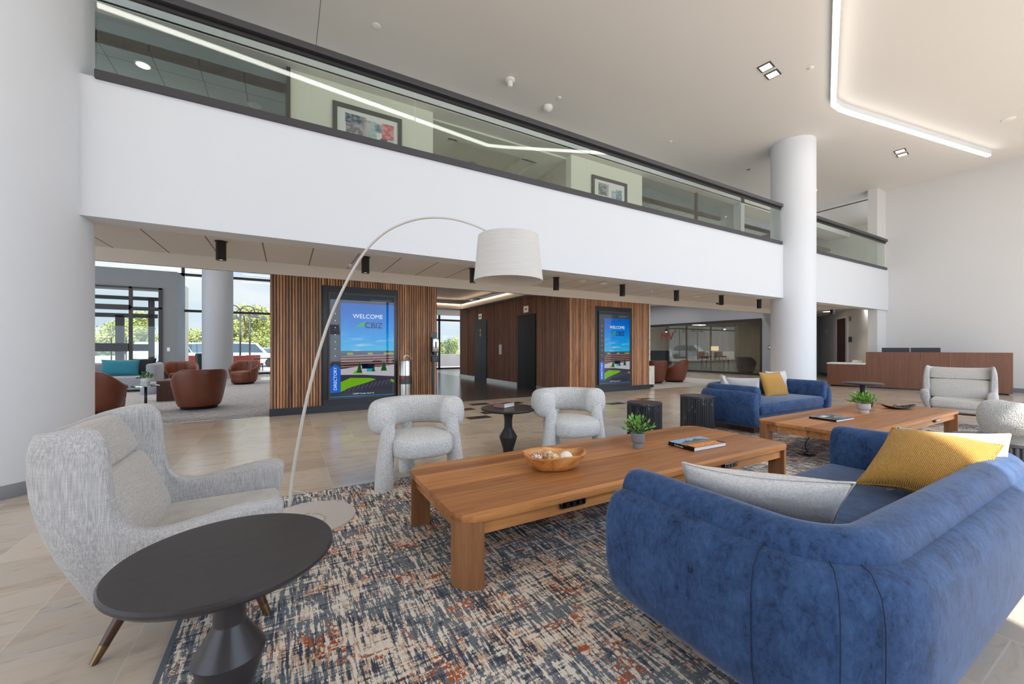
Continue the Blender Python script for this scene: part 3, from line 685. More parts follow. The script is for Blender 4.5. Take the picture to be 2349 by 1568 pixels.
# downlights upstairs
def downlight(x, y, z, r, label, group='round downlights'):
    t = thing('downlight', label, 'ceiling light', (x, y, z), group=group)
    ob('trim_ring', MB().lathe([(r * 1.25, 0), (r * 1.25, -.012)], 24), 'plast', t, auto=40)
    ob('lamp_disc', MB().lathe([(r, -.013), (r, -.016)], 24), 'spot', t)
downlight(-1.97, 8.38, 5.7, .085, 'lit round downlight in the dark upper room at the far left')
downlight(9.9, 9.3, 5.6, .07, 'lit round downlight in the upper right room, first from the left')
downlight(11.0, 9.4, 5.6, .07, 'lit round downlight in the upper right room, second from the left')
downlight(12.0, 9.2, 5.6, .07, 'lit round downlight in the upper right room, third from the left')
downlight(15.0, 6.4, CE, .10, 'lit round downlight on the upper ceiling right of the column')
downlight(18.2, 7.3, 2.62, .12, 'lit round downlight in the corridor ceiling right of the column')
disc('ceiling_vent', -.5, 8.75, 5.7, .11, .02, 'unlit round fitting in the grid ceiling of the upper left room', 'ceiling fitting')
t = thing('panel_light', 'bright rectangular light panel in the dark upper corridor ceiling', 'ceiling light', (17.9, 8.9, 5.5))
ob('frame', MB().box(-.35, .35, -.3, .3, -.02, 0), 'plast', t); ob('lamp_panel', MB().box(-.3, .3, -.25, .25, -.026, -.02), 'spot', t)
t = thing('pendant_lamp', 'small dark pendant lamp hanging from the tray ceiling of the upper lobby', 'pendant lamp', (4.4, 9.9, 6.2))
ob('canopy', MB().lathe([(.12, 0), (.12, -.04)], 24), 'base', t, auto=40); ob('cord', MB().tube([(0, 0, -.04), (0, 0, -.55)], .006), 'black', t)
ob('shade', MB().lathe([(.02, -.5), (.22, -.62), (.24, -.7)], 28, cap=False), 'base', t, auto=40)

# ---------------- framed pictures upstairs
def picture(x0, x1, z0, z1, label, rects):
    t = thing('framed_picture', label, 'picture', (x0, 7.8, z0), group='framed pictures on the upper wall'); W, H = x1 - x0, z1 - z0; b_ = .075
    ob('frame', MB().box(0, W, -.05, 0, 0, b_).box(0, W, -.05, 0, H - b_, H).box(0, b_, -.05, 0, b_, H - b_).box(W - b_, W, -.05, 0, b_, H - b_), 'plastg', t)
    ob('mat_board', MB().box(b_, W - b_, -.02, -.005, b_, H - b_), 'paper', t)
    for i, (u0, u1, v0, v1, col) in enumerate(rects):
        mm = mat('print_ink_%d_%d' % (int(x0 * 10), i), C(*col), .6, build=lambda nt, o, b, col=col: mix(nt, smooth(nt, noise(nt, o, 14, 4), .42, .6), C(*col), C(*[min(255, int(v * .5 + 110)) for v in col])))
        ob('print_patch', MB().box(W * u0, W * u1, -.022 - .0004 * i, -.02, H * v0, H * v1), mm, t)
picture(.73, 1.96, 4.72, 5.64, 'larger framed abstract print with a red square behind the left railing glass',
        [(.18, .44, .2, .66, (120, 110, 122)), (.17, .44, .66, .84, (50, 70, 96)), (.44, .47, .2, .84, (176, 130, 140)), (.47, .62, .45, .8, (150, 176, 180)), (.6, .72, .6, .78, (100, 120, 140)), (.5, .66, .15, .42, (70, 80, 84)), (.7, .88, .5, .82, (206, 96, 104)), (.66, .88, .14, .48, (126, 176, 194)), (.68, .78, .44, .5, (60, 70, 90))])
picture(6.78, 8.0, 4.72, 5.62, 'smaller looking framed grey and blue print behind the right railing glass',
        [(.18, .42, .5, .78, (84, 98, 100)), (.18, .44, .76, .84, (140, 128, 134)), (.42, .47, .5, .84, (168, 140, 150)), (.4, .5, .36, .48, (92, 160, 186)), (.55, .7, .4, .7, (160, 172, 184)), (.68, .86, .3, .76, (104, 132, 152)), (.2, .5, .14, .36, (176, 196, 190)), (.6, .86, .14, .34, (96, 116, 126))])
# ================================================================== MAIN SEATING GROUP
rg = thing('area_rug', 'large distressed grey, navy, cream and rust woven rug under the seating', 'rug', (4.4, 2.1, 0))
ob('rug_pile', MB().box(-4.79, 4.8, -1.55, 1.55, .0005, .014), 'rug', rg)
ob('rug_binding', MB().box(-4.81, -4.79, -1.56, 1.56, .0003, .013).box(-4.81, 4.81, 1.55, 1.562, .0003, .013), 'rugedge', rg)

# ---------------- rounded U path: returns (x, y, nx, ny); front open towards +Y
def upath(W, D, r, nside=5, ncor=8, nback=6):
    out = []; hw = W / 2
    for i in range(nside): out.append((-hw, D - (D - r) * i / (nside - 1), -1, 0))
    for i in range(1, ncor):
        a = PI + PI / 2 * i / ncor; out.append((-hw + r + r * math.cos(a), r + r * math.sin(a), math.cos(a), math.sin(a)))
    for i in range(nback): out.append((-hw + r + (W - 2 * r) * i / (nback - 1), 0, 0, -1))
    for i in range(1, ncor):
        a = 1.5 * PI + PI / 2 * i / ncor; out.append((hw - r + r * math.cos(a), r + r * math.sin(a), math.cos(a), math.sin(a)))
    for i in range(nside): out.append((hw, r + (D - r) * i / (nside - 1), 1, 0))
    return out
def sweep(path, sec, endr=.03):
    n = len(sec); ci = sum(p[0] for p in sec) / n; cz = sum(p[1] for p in sec) / n; rings = []
    def ring(st, k, dy=0):
        x, y, nx, ny = st
        return [Vector((x - nx * (ci + (i_ - ci) * k), y + dy - ny * (ci + (i_ - ci) * k), cz + (z - cz) * k)) for i_, z in sec]
    a, b = path[0], path[-1]
    rings.append(ring(a, .55, endr)); rings.append(ring(a, .86, endr * .85)); rings.append(ring(a, 1, 0))
    for st in path[1:-1]: rings.append(ring(st, 1))
    rings.append(ring(b, 1, 0)); rings.append(ring(b, .86, endr * .85)); rings.append(ring(b, .55, endr))
    return MB().loft(rings)
SHELL = [(.19, .085), (.09, .10), (.03, .15), (.004, .25), (0, .36), (0, .47), (.012, .545), (.045, .59), (.09, .60), (.125, .57), (.135, .45), (.14, .28), (.17, .16)]
ROLL = [(.085, .40), (.075, .50), (.072, .58), (.085, .635), (.12, .668), (.165, .675), (.21, .655), (.235, .60), (.24, .50), (.24, .36), (.16, .34)]
def make_sofa(label, loc, rz):
    t = thing('velvet_sofa', label, 'sofa', loc, rz, 'blue velvet sofas'); W, D = 2.25, .93
    ob('outer_shell', sweep(upath(W, D, .34), SHELL), 'velvet', t, smooth=True, sub=1)
    ob('inner_backrest', sweep(upath(W, D - .015, .34), ROLL, .02), 'velvet', t, smooth=True, sub=1)
    ob('seat_cushion', MB().box(-W / 2 + .215, W / 2 - .215, .20, D + .01, .27, .425, .045, 4), 'velvet', t, smooth=True, auto=60)
    ob('seat_base', MB().box(-W / 2 + .14, W / 2 - .14, .10, D - .02, .09, .28, .05, 3), 'velvet', t, auto=60)
    ob('plinth', MB().box(-W / 2 + .22, W / 2 - .22, .2, D - .1, .014, .095), 'legw', t)
    for dg_ in (3, 38, 55):
        a = PI + math.radians(dg_); cx, cy = -W / 2 + .34, .34; pts_ = []
        for q, z in SHELL[2:9]:
            rr_ = .34 - q + .001; pts_.append((cx + rr_ * math.cos(a), cy + rr_ * math.sin(a), z))
        ob('seam', MB().tube(pts_, .0014, 6), 'seamb', t)
    return t
SOFA1 = (2.325, .35, 0)
s1 = make_sofa('blue velvet sofa in the right foreground, seen from behind', SOFA1, 0)
s2 = dup(s1, (6.6, 3.98, 0), PI, 'blue velvet sofa in the middle distance beside the round column')

# ---------------- cushions
def pillow(name, w, h, t, m, label, loc, rot, pipe=None, group='scatter cushions', dent=.0, seed=1):
    rnd = random.Random(seed); bm = bmesh.new(); N_ = 31; top = []; bot = []
    ph = [rnd.uniform(0, 6) for _ in range(4)]
    def P(i, j, s):
        u = i / (N_ - 1) * 2 - 1; v = j / (N_ - 1) * 2 - 1
        e = max(0.0, (1 - abs(u) ** 2.6) * (1 - abs(v) ** 2.6)); z = t * .5 * e ** .55
        z *= 1 + .10 * math.sin(3 * u + ph[0]) * math.cos(2.6 * v + ph[1])
        pin = 1 - .075 * (1 - v * v) * abs(u) ** 3; pin2 = 1 - .075 * (1 - u * u) * abs(v) ** 3
        dy = -dent * (1 - u * u) ** 1.5 * max(0, v) ** 2
        return Vector((u * w / 2 * pin, v * h / 2 * pin2 + dy, s * z + .012 * math.sin(2 * u + ph[2]) * v))
    for j in range(N_):
        top.append([bm.verts.new(P(i, j, 1)) for i in range(N_)])
        bot.append([top[j][i] if i in (0, N_ - 1) or j in (0, N_ - 1) else bm.verts.new(P(i, j, -1)) for i in range(N_)])
    for j in range(N_ - 1):
        for i in range(N_ - 1):
            bm.faces.new((top[j][i], top[j][i + 1], top[j + 1][i + 1], top[j + 1][i]))
            bm.faces.new((bot[j][i], bot[j + 1][i], bot[j + 1][i + 1], bot[j][i + 1]))
    k = MB(); k.bm.free(); k.bm = bm
    tt = thing(name, label, 'cushion', loc, 0, group); tt.rotation_euler = rot
    ob('cover', k, m, tt, smooth=True)
    edge = [P(i, 0, 0) for i in range(N_)] + [P(N_ - 1, j, 0) for j in range(1, N_)] + [P(i, N_ - 1, 0) for i in range(N_ - 2, -1, -1)] + [P(0, j, 0) for j in range(N_ - 2, -1, -1)]
    ob('piping', MB().tube(edge, .0042, 6), pipe or m, tt, smooth=True)
    return tt
def basis(u, n):   # euler with local x = u, local z = n
    u = Vector(u).normalized(); n = Vector(n); n = (n - u * n.dot(u)).normalized(); v = n.cross(u)
    return Matrix((u, v, n)).transposed().to_euler()
pillow('grey_cushion', .55, .48, .15, 'linen', 'pale grey linen cushion leaning in the left corner of the foreground sofa', (1.665, .915, .545), basis((.58, -.80, -.03), (.62, .50, .62)), seed=3)
pillow('mustard_cushion', .42, .45, .17, 'mustard', 'mustard yellow knitted cushion leaning on the right arm of the foreground sofa', (2.84, .715, .60), basis((.10, .98, .02), (-.62, .04, .78)), dent=.05, seed=5)
pillow('white_cushion', .42, .42, .14, 'linen', 'sunlit whitish linen cushion behind the mustard one on the foreground sofa', (3.00, .675, .595), basis((-.10, .98, -.05), (-.74, -.05, .66)), dent=.06, seed=8)
pillow('mustard_cushion', .56, .42, .15, 'mustard', 'mustard yellow cushion upright in the middle of the far blue sofa', (7.02, 3.56, .60), basis((-.99, .1, 0), (0, -1, .35)), seed=6)
pillow('white_cushion', .42, .42, .14, 'linen', 'pale cushion leaning behind the mustard one on the far blue sofa', (7.40, 3.68, .60), basis((-.92, .25, 0), (-.2, -1, .3)), seed=9)
pillow('white_cushion', .44, .40, .13, 'linen', 'pale cushion with dark piping peeking over the left arm of the far blue sofa', (5.92, 3.42, .585), basis((.3, -.95, .0), (.9, .2, .35)), 'pipe', seed=10)
pillow('white_cushion', .40, .38, .13, 'linen', 'cream cushion tucked into the rear left corner of the far blue sofa', (5.90, 3.68, .60), basis((-.8, -.6, 0), (.5, -.8, .3)), seed=11)

# ---------------- coffee tables
def make_table(label, loc):
    t = thing('coffee_table', label, 'coffee table', loc, 0, 'long wooden coffee tables'); W, D, H = 3.05, .98, .38
    ob('tabletop', MB().prism(rrect(-W / 2, W / 2, -D / 2, D / 2, .13), H - .034, H, .004), 'walnut', t, auto=35)
    ap = MB()
    for y in (-D / 2 + .034, D / 2 - .059): ap.box(-W / 2 + .10, W / 2 - .10, y, y + .025, H - .108, H - .034)
    for x in (-W / 2 + .034, W / 2 - .059): ap.box(x, x + .025, -D / 2 + .1, D / 2 - .1, H - .108, H - .034)
    ob('apron', ap, 'walnut', t)
    for sx in (-1, 1):
        for sy in (-1, 1):
            R_ = .12; cx, cy = W / 2 - .13, D / 2 - .13; poly = []
            for i in range(9):
                a = PI / 2 * i / 8; poly.append((sx * (cx + .127 * math.cos(a)), sy * (cy + .127 * math.sin(a))))
            poly += [(sx * (cx - .0), sy * (cy + .127 - .06)), (sx * (cx + .127 - .06), sy * (cy))] if 0 else [(sx * cx, sy * cy)]
            ob('leg', MB().prism(poly, .014, H - .034), 'walnutz', t, auto=30)
    for x in (-.83, .66):
        o_ = ob('power_outlet', MB().box(x - .09, x + .09, -D / 2 + .010, -D / 2 + .04, H - .078, H - .034, .012, 3), 'blk' if loc[0] < 4 else 'plastg', t)
        for k in (-.045, 0, .045): ob('socket', MB().box(x + k - .012, x + k + .012, -D / 2 + .007, -D / 2 + .011, H - .067, H - .046), 'black' if loc[0] < 4 else 'plast', o_)
    return t
t1 = make_table('long low walnut coffee table in front of the two white barrel chairs', (2.245, 2.25, 0))
t2 = make_table('long low walnut coffee table between the two blue sofas, farther right', (6.22, 2.10, 0))
t = thing('power_cord', 'black power cord running down from the farther coffee table to the floor plate', 'cord', (5.04, 2.21, .014))
ob('cord', MB().tube([(-.02, -.02, .25), (.02, -.02, .2), (-.03, 0, .14), (-.03, 0, .08), (.01, 0, .03), (0, 0, .005)], .005, 8), 'black', t, smooth=True)
ob('floor_plate', MB().lathe([(.085, 0), (.08, .008), (.03, .012), (.025, .03)], 24), 'black', t, auto=40)

# ---------------- barrel chairs
def make_barrel(label, loc, rz):
    t = thing('barrel_chair', label, 'armchair', loc, rz, 'white boucle barrel chairs')
    rx, ry, cy = .325, .30, .015; rings = []; n = 24; a0, a1 = math.radians(212), math.radians(-32)
    sec = [(math.cos(2 * PI * k / 14), math.sin(2 * PI * k / 14)) for k in range(14)]
    def sq(v, e=.75): return math.copysign(abs(v) ** e, v)
    for i in range(n + 1):
        f_ = i / n; a = a0 + (a1 - a0) * f_
        ef = min(f_, 1 - f_); k = 1 if ef > .06 else math.sqrt(max(.0, 1 - ((.06 - ef) / .06) ** 2)) * .72 + .28
        bulge = 1 + .30 * math.exp(-((ef - .07) / .08) ** 2)
        ca, sa = math.cos(a), math.sin(a); p = Vector((rx * ca, cy + ry * sa, .605)); nrm = Vector((ca * ry, sa * rx, 0)).normalized()
        rings.append([p + nrm * sq(c_) * .095 * k * bulge + Vector((0, 0, 1)) * sq(s_) * .138 * k * (1 + (bulge - 1) * .35) for c_, s_ in sec])
    ob('backrest', MB().loft(rings), 'boucle', t, smooth=True, sub=1)
    def leg(x, y, top):
        rr = [(0, .07, 0), (0, .077, .012), (0, .077, .06), (.1, .074, .16), (.5, .067, .32), (.8, .060, .43), (1, .060, .50), (1, .05, .56)]; tx, ty = x * .90, y * .98
        m_ = MB().loft([[Vector((x + (tx - x) * q_ + r * math.cos(2 * PI * k / 20), y + (ty - y) * q_ + r * math.sin(2 * PI * k / 20), z)) for k in range(20)] for q_, r, z in rr])
        ob('leg', m_, 'boucle', t, smooth=True, auto=60)
    leg(-.325, -.115, 0); leg(.325, -.115, 0); leg(0, .315, 0)
    rings = []
    for s_, z in ((.80, .262), (.95, .270), (1, .305), (1.01, .37), (.99, .42), (.93, .447), (.7, .458), (.3, .462)):
        ring = []
        for k in range(40):
            a = 2 * PI * k / 40; c_, q = math.cos(a), math.sin(a); e = .62
            ring.append(Vector((math.copysign(abs(c_) ** e, c_) * .272 * s_, -.045 + math.copysign(abs(q) ** e, q) * .272 * s_, z - .02 * (q < 0) * abs(q) * (s_ > .6) * (z > .4))))
        rings.append(ring)
    ob('seat', MB().loft(rings), 'boucle', t, smooth=True, sub=1)
    return t
b1 = make_barrel('white boucle barrel chair left, between the arc lamp and the small black table', (1.04, 3.56, .0), math.radians(2))
dup(b1, (2.72, 3.50, 0), math.radians(-5), 'white boucle barrel chair right of the small black table with a book')
dup(b1, (5.66, .72, 0), math.radians(150), 'speckled boucle barrel chair at the right edge, nearer, beside the fluted drum')
dup(b1, (6.52, .66, 0), math.radians(165), 'boucle barrel chair at the right edge, farther, mostly hidden')

# ---------------- wing chairs
def make_wing(label, loc, rz):
    t = thing('wing_chair', label, 'armchair', loc, rz, 'grey wing chairs')
    #    bx, by, tx, ty, tz, thickB, thickT, n, bulge
    half = [(.335, .290, .405, .365, .535, .05, .085, (0, 1), .02), (.30, .305, .375, .392, .565, .06, .105, (0, 1), .03), (.22, .31, .27, .40, .562, .07, .105, (0, 1), .03),
            (.10, .315, .12, .398, .535, .08, .095, (0, 1), .03), (0, .32, .01, .392, .512, .08, .085, (0, 1), .03), (-.07, .32, -.085, .388, .52, .08, .075, (0, 1), .035),
            (-.11, .32, -.135, .386, .585, .08, .07, (0, 1), .04), (-.14, .32, -.150, .386, .70, .08, .06, (0, 1), .04), (-.165, .315, -.155, .384, .83, .08, .055, (0, 1), .04),
            (-.19, .31, -.175, .380, .925, .08, .055, (-.05, 1), .045), (-.215, .30, -.27, .374, .92, .08, .055, (-.2, 1), .055), (-.215, .275, -.365, .35, .90, .09, .06, (-.7, .7), .062),
            (-.225, .21, -.395, .29, .895, .10, .065, (-1, .2), .070), (-.228, .10, -.405, .13, .888, .10, .07, (-1, 0), .072)]
    sts = [(b[0], -b[1], b[2], -b[3], b[4], b[5], b[6], (b[7][0], -b[7][1]), b[8]) for b in half] + [(-.228, 0, -.407, 0, .886, .10, .07, (-1, 0), .072)] + half[::-1]
    rings = []
    for bx, by, tx, ty, tz, tb, tt_, n, bu in sts:
        n = Vector((n[0], n[1], 0)).normalized(); B_ = Vector((bx, by, .205)); T_ = Vector((tx, ty, tz))
        def P(f_, inn): return B_.lerp(T_, f_) + n * bu * math.sin(PI * min(1, f_)) - n * inn
        r = [P(0, .01), P(.2, 0), P(.45, 0), P(.7, 0), P(.88, 0), P(.97, .012), P(1, tt_ * .3), P(1.0, tt_ * .7), P(.97, tt_ * .95), P(.85, tt_), P(.6, (tt_ + tb) / 2 + .01), P(.35, tb + .01), P(.1, tb)]
        rings.append(r)
    ob('shell', MB().loft(rings), 'heather', t, smooth=True, sub=1)
    # seat cushion
    ob('seat_platform', MB().box(-.2, .335, -.265, .265, .225, .31, .03, 3), 'heather', t, auto=60)
    ob('seat_cushion', MB().box(-.22, .375, -.285, .285, .29, .425, .045, 4), 'heather2', t, smooth=True, auto=70)
    # back cushion: lower pad and head pad
    def pad(z0, z1, x0, x1, th, w0, w1):
        rings = []
        for k in range(9):
            f_ = k / 8; z = z0 + (z1 - z0) * f_; x = x0 + (x1 - x0) * f_; hw = w0 + (w1 - w0) * f_; e = .62 + .38 * math.sin(PI * (.06 + .88 * f_)) ** .5
            prof = [(-hw, -.01), (-hw * .97, th * .6 * e), (-hw * .8, th * e), (0, th * 1.06 * e), (hw * .8, th * e), (hw * .97, th * .6 * e), (hw, -.01), (0, -.05)]
            rings.append([Vector((x + q, p, z)) for p, q in prof])
        return MB().loft(rings)
    ob('lower_back_pad', pad(.40, .715, -.15, -.285, .085, .325, .345), 'heather2', t, smooth=True, sub=1)
    ob('head_pad', pad(.705, .885, -.28, -.362, .075, .345, .345), 'heather2', t, smooth=True, sub=1)
    ob('base_rail', MB().box(-.19, .30, -.25, .25, .195, .235, .01), 'legw', t)
    for lx, ly, fx, fy in ((.26, .22, .335, .255), (-.13, .2, -.235, .235)):
        for s in (-1, 1):
            a = Vector((lx, s * ly, .215)); b = Vector((fx, s * fy, .0)); m1 = a.lerp(b, .72)
            lg = ob('leg', MB().tube([a, m1], [.023, .0165], 14), 'legw', t, smooth=True, auto=50)
            ob('ferrule', MB().tube([m1, b], [.0172, .0125], 14), 'brass', lg, smooth=True, auto=50)
    return t
w1 = make_wing('grey heather wing chair in the left foreground, beside the arc lamp', (-.40, 2.33, 0), 0)
dup(w1, (9.08, 1.92, .0), math.radians(190), 'grey wing chair at the right, in front of the reception desk')

# ---------------- round pedestal side tables
def make_side(label, loc, rz=0):
    t = thing('side_table', label, 'side table', loc, rz, 'black pedestal side tables')
    ob('tabletop', MB().lathe([(.25, .515), (.288, .522), (.30, .535), (.30, .543), (.294, .55)], 64), 'table_blk', t, auto=35)
    ob('pedestal', MB().lathe([(.062, .0), (.06, .02), (.056, .07), (.060, .10), (.098, .225), (.099, .235), (.052, .315), (.045, .33), (.043, .40), (.05, .46), (.055, .47), (.06, .515)], 40), 'table_blk', t, auto=14)
    ob('foot_plate', MB().box(-.12, .12, -.12, .12, .0, .012, .003), 'table_blk', t)
    return t
d1 = make_side('round black pedestal side table in the foreground beside the wing chair', (-.155, 1.545, .002), math.radians(15))
dup(d1, (2.12, 3.80, 0), 0, 'round black pedestal side table with a book, between the two barrel chairs')
dup(d1, (9.45, 3.22, 0), 0, 'round black pedestal side table in front of the reception desk')

# ---------------- fluted stone drums
def make_drum(label, loc, h, r):
    t = thing('fluted_drum', label, 'side table', loc, 0, 'fluted black stone drums')
    prof = []; N_ = 48 * 4
    def gear(z, k=1):
        out = []
        for i in range(N_):
            a = 2 * PI * i / N_; out.append(Vector(((r - .012 + .010 * abs(math.sin(24 * a)) ** .6) * math.cos(a) * k, (r - .012 + .010 * abs(math.sin(24 * a)) ** .6) * math.sin(a) * k, z)))
        return out
    ob('fluted_body', MB().loft([gear(0), gear(h - .032)]), 'marble', t, auto=25)
    ob('top_slab', MB().lathe([(r - .004, h - .032), (r, h - .028), (r, h - .006), (r - .005, h)], 64), 'marble', t, auto=35)
    return t
make_drum('fluted black marble drum table behind the coffee table, left one', (4.02, 3.60, 0), .505, .218)
make_drum('fluted black marble drum table beside the far blue sofa', (5.03, 3.56, 0), .535, .222)
make_drum('fluted black marble drum table at the right edge behind the foreground sofa', (4.86, .80, .0), .50, .26)

# ---------------- arc floor lamp
t = thing('arc_lamp', 'putty coloured arc floor lamp with a large drum shade', 'floor lamp', (.14, 3.10, .014))
L0 = Vector((.14, 3.10, .014))
rod = [(0.024, 3.375, .02), (.046, 3.356, .257), (.083, 3.326, .517), (.132, 3.284, .809), (.201, 3.226, 1.13), (.28, 3.16, 1.415), (.376, 3.079, 1.665), (.486, 2.986, 1.879), (.602, 2.889, 2.011), (.728, 2.783, 2.079), (.852, 2.679, 2.102), (.973, 2.577, 2.088), (1.079, 2.487, 2.047), (1.168, 2.413, 1.993), (1.25, 2.342, 1.925)]
def cr(pts, k=4):
    P_ = [Vector(p) for p in pts]; out = []
    for i in range(len(P_) - 1):
        p0, p1, p2, p3 = P_[max(i - 1, 0)], P_[i], P_[i + 1], P_[min(i + 2, len(P_) - 1)]
        for j in range(k):
            s = j / k; out.append(.5 * ((2 * p1) + (p2 - p0) * s + (2 * p0 - 5 * p1 + 4 * p2 - p3) * s * s + (3 * p1 - p0 - 3 * p2 + p3) * s ** 3))
    return out + [P_[-1]]
pp = [p - L0 for p in cr(rod)]
ob('base_disc', MB().lathe([(.302, 0), (.303, .005), (.30, .010)], 64), 'lampm', t, auto=40)
ob('arc_rod', MB().tube(pp, [.013 - .008 * i / (len(pp) - 1) for i in range(len(pp))], 12), 'lampm', t, smooth=True)
sc_ = Vector((1.29, 2.31, 0)) - L0
sh = ob('lamp_shade', MB().lathe([(.200, 1.925), (.202, 1.927), (.230, 1.632), (.228, 1.630), (.226, 1.632), (.197, 1.923)], 64, (sc_.x, sc_.y, 0), cap=False), 'shade', t, auto=40)
ob('diffuser', MB().lathe([(.200, 1.895), (.197, 1.90)], 48, (sc_.x, sc_.y, 0)), 'shade', sh)
ob('socket', MB().tube([(sc_.x, sc_.y, 1.93), (sc_.x, sc_.y, 1.80)], .022), 'lampm', sh, smooth=True)
ob('bulb', MB().ball((sc_.x, sc_.y, 1.76), .04, 2), 'potw', sh, smooth=True)
ob('power_cord', MB().tube([p - L0 for p in cr([(.045, 3.36, .14), (.10, 3.34, .13), (.17, 3.25, .10), (.19, 3.16, .06), (.15, 3.12, .034), (.10, 3.14, .03), (.13, 3.17, .03), (.2, 3.13, .03), (.24, 3.05, .03), (.22, 2.99, .03)])], .003, 6), 'lampm', t, smooth=True)
ob('foot_switch', MB().box(.05, .09, -.12, -.05, .0105, .03, .006), 'lampm', t)

# ---------------- things on the tables
def plant(label, loc, r, h, potm, lh, seed, n=70, stepped=True, spread=1.0, lsz=.035, group='potted plants'):
    rnd = random.Random(seed); t = thing('potted_plant', label, 'plant', loc, 0, group)
    if stepped: prof = [(r * .72, 0), (r * .74, .004), (r * .74, h * .33), (r * .92, h * .42), (r, h * .5), (r, h), (r * .9, h), (r * .88, h * .9)]
    else: prof = [(r * .75, 0), (r * .98, h * .3), (r, h), (r * .9, h), (r * .88, h * .9)]
    ob('pot', MB().lathe(prof, 36), potm, t, auto=40)
    ob('soil', MB().lathe([(r * .88, h * .84), (r * .5, h * .88)], 24), 'soil', t)
    mb = MB(); st = MB()
    for i in range(n):
        a = rnd.uniform(0, 2 * PI); el = rnd.uniform(.25, 1.45); L = lh * rnd.uniform(.45, 1)
        root = Vector((rnd.uniform(-.4, .4) * r, rnd.uniform(-.4, .4) * r, h * .85))
        tip = root + Vector((math.cos(a) * math.cos(el) * spread, math.sin(a) * math.cos(el) * spread, math.sin(el))) * L
        if i < 26: st.tube([root, root.lerp(tip, .5) + Vector((0, 0, .01)), tip], .0016, 5)
        d = (tip - root).normalized(); d = (d + Vector((rnd.uniform(-.5, .5), rnd.uniform(-.5, .5), rnd.uniform(-.2, .4)))).normalized()
        s_ = d.cross(Vector((rnd.uniform(-1, 1), rnd.uniform(-1, 1), rnd.uniform(-1, 1)))).normalized(); l_ = lsz * rnd.uniform(.7, 1.3); u = s_.cross(d)
        a_, m_, e_ = tip - d * l_ * .3, tip + d * l_ * .35, tip + d * l_
        v = [mb.bm.verts.new(p) for p in (a_, m_ + s_ * l_ * .32 + u * l_ * .1, e_, m_ - s_ * l_ * .32 + u * l_ * .1, m_)]
        mb.bm.faces.new((v[0], v[1], v[4])); mb.bm.faces.new((v[1], v[2], v[4])); mb.bm.faces.new((v[2], v[3], v[4])); mb.bm.faces.new((v[3], v[0], v[4]))
    ob('stems', st, 'leafd', t, smooth=True); ob('foliage', mb, 'leaf' if seed < 5 else 'leafd', t)
    return t
plant('small leafy plant in a dark grey footed pot on the nearer coffee table', (2.515, 2.32, .38), .055, .125, 'pot', .15, 2, 90)
plant('small leafy plant in a pale grey footed pot on the farther coffee table', (6.36, 2.16, .38), .072, .12, 'potl', .15, 3, 110, lsz=.045)
def book(name, label, loc, rz, w, d, h, cover, group='books', deco=None):
    t = thing(name, label, 'book', loc, rz, group)
    ob('pages', MB().box(-w / 2 + .004, w / 2 - .003, -d / 2 + .003, d / 2 - .003, .003, h - .003), 'paper', t)
    c_ = ob('cover', MB().box(-w / 2, w / 2, -d / 2, d / 2, 0, .003).box(-w / 2, w / 2, -d / 2, d / 2, h - .003, h).box(-w / 2, -w / 2 + .004, -d / 2, d / 2, 0, h), cover, t)
    if deco: deco(c_, w, d, h)
    return t
def deco1(c_, w, d, h):
    def q(u0, u1, v0, v1, col, i, n):
        mm = mat('cover_ink_' + n, col, .3, build=lambda nt, o, b: mix(nt, smooth(nt, noise(nt, o, 60, 4), .4, .6), col, [min(1, v * 1.9 + .03) for v in col[:3]] + [1]))
        ob('cover_print', MB().box(-w / 2 + w * u0, -w / 2 + w * u1, -d / 2 + d * v0, -d / 2 + d * v1, h, h + .0003 * i), mm, c_)
    q(.0, 1, .62, 1, C(112, 150, 196), 1, 'sky'); q(0, 1, .3, .62, C(112, 96, 60), 1, 'hill'); q(.05, .9, 0, .34, C(196, 116, 52), 2, 'autumn')
    M['cvm'] = mat('cover_ink_peak', C(78, 86, 96), .4)
    k = MB(); vs_ = [k.bm.verts.new((-w / 2 + w * a, -d / 2 + d * b_, h + .0008)) for a, b_ in ((.1, .6), (.35, .78), (.5, .7), (.68, .86), (.95, .6))]; k.bm.faces.new(vs_)
    ob('cover_print', k, 'cvm', c_)
    text('spine_lettering', 'Colorado', .022, 'plast', c_, (-w / 2 - .0005, d * .08, .008), (PI / 2, 0, -PI / 2), ext=.0002)
bk = book('photo_book', 'black hardback photo book with a mountain landscape cover on the nearer coffee table', (3.01, 2.13, .38), math.radians(-2), .40, .25, .032, 'blk', deco=deco1)
def deco2(c_, w, d, h):
    M['cv2'] = mat('cover_ink_grey', C(70, 74, 80), .3, build=lambda nt, o, b: mix(nt, smooth(nt, noise(nt, o, 14, 4), .45, .55), C(48, 50, 56), C(128, 136, 146)))
    ob('cover_print', MB().box(-w * .48, w * .48, -d * .47, d * .47, h, h + .0005), 'cv2', c_); ob('title_block', MB().box(-w * .2, w * .05, d * .12, d * .32, h + .0005, h + .001), 'paper', c_)
book('photo_book', 'dark hardback book with grey cover on the farther coffee table', (5.50, 2.16, .38), math.radians(-3), .40, .27, .022, 'blk', deco=deco2)
M['pink'] = mat('pinkish_cover', C(150, 118, 112), .5)
def deco3(c_, w, d, h): ob('cover_print', MB().box(-w * .4, w * .4, -d * .35, d * .1, h, h + .0005), 'plastg', c_)
book('paperback_book', 'thick white paged book with pinkish cover on the small black table', (2.10, 3.86, .552), math.radians(24), .19, .15, .045, 'pink', deco=deco3)
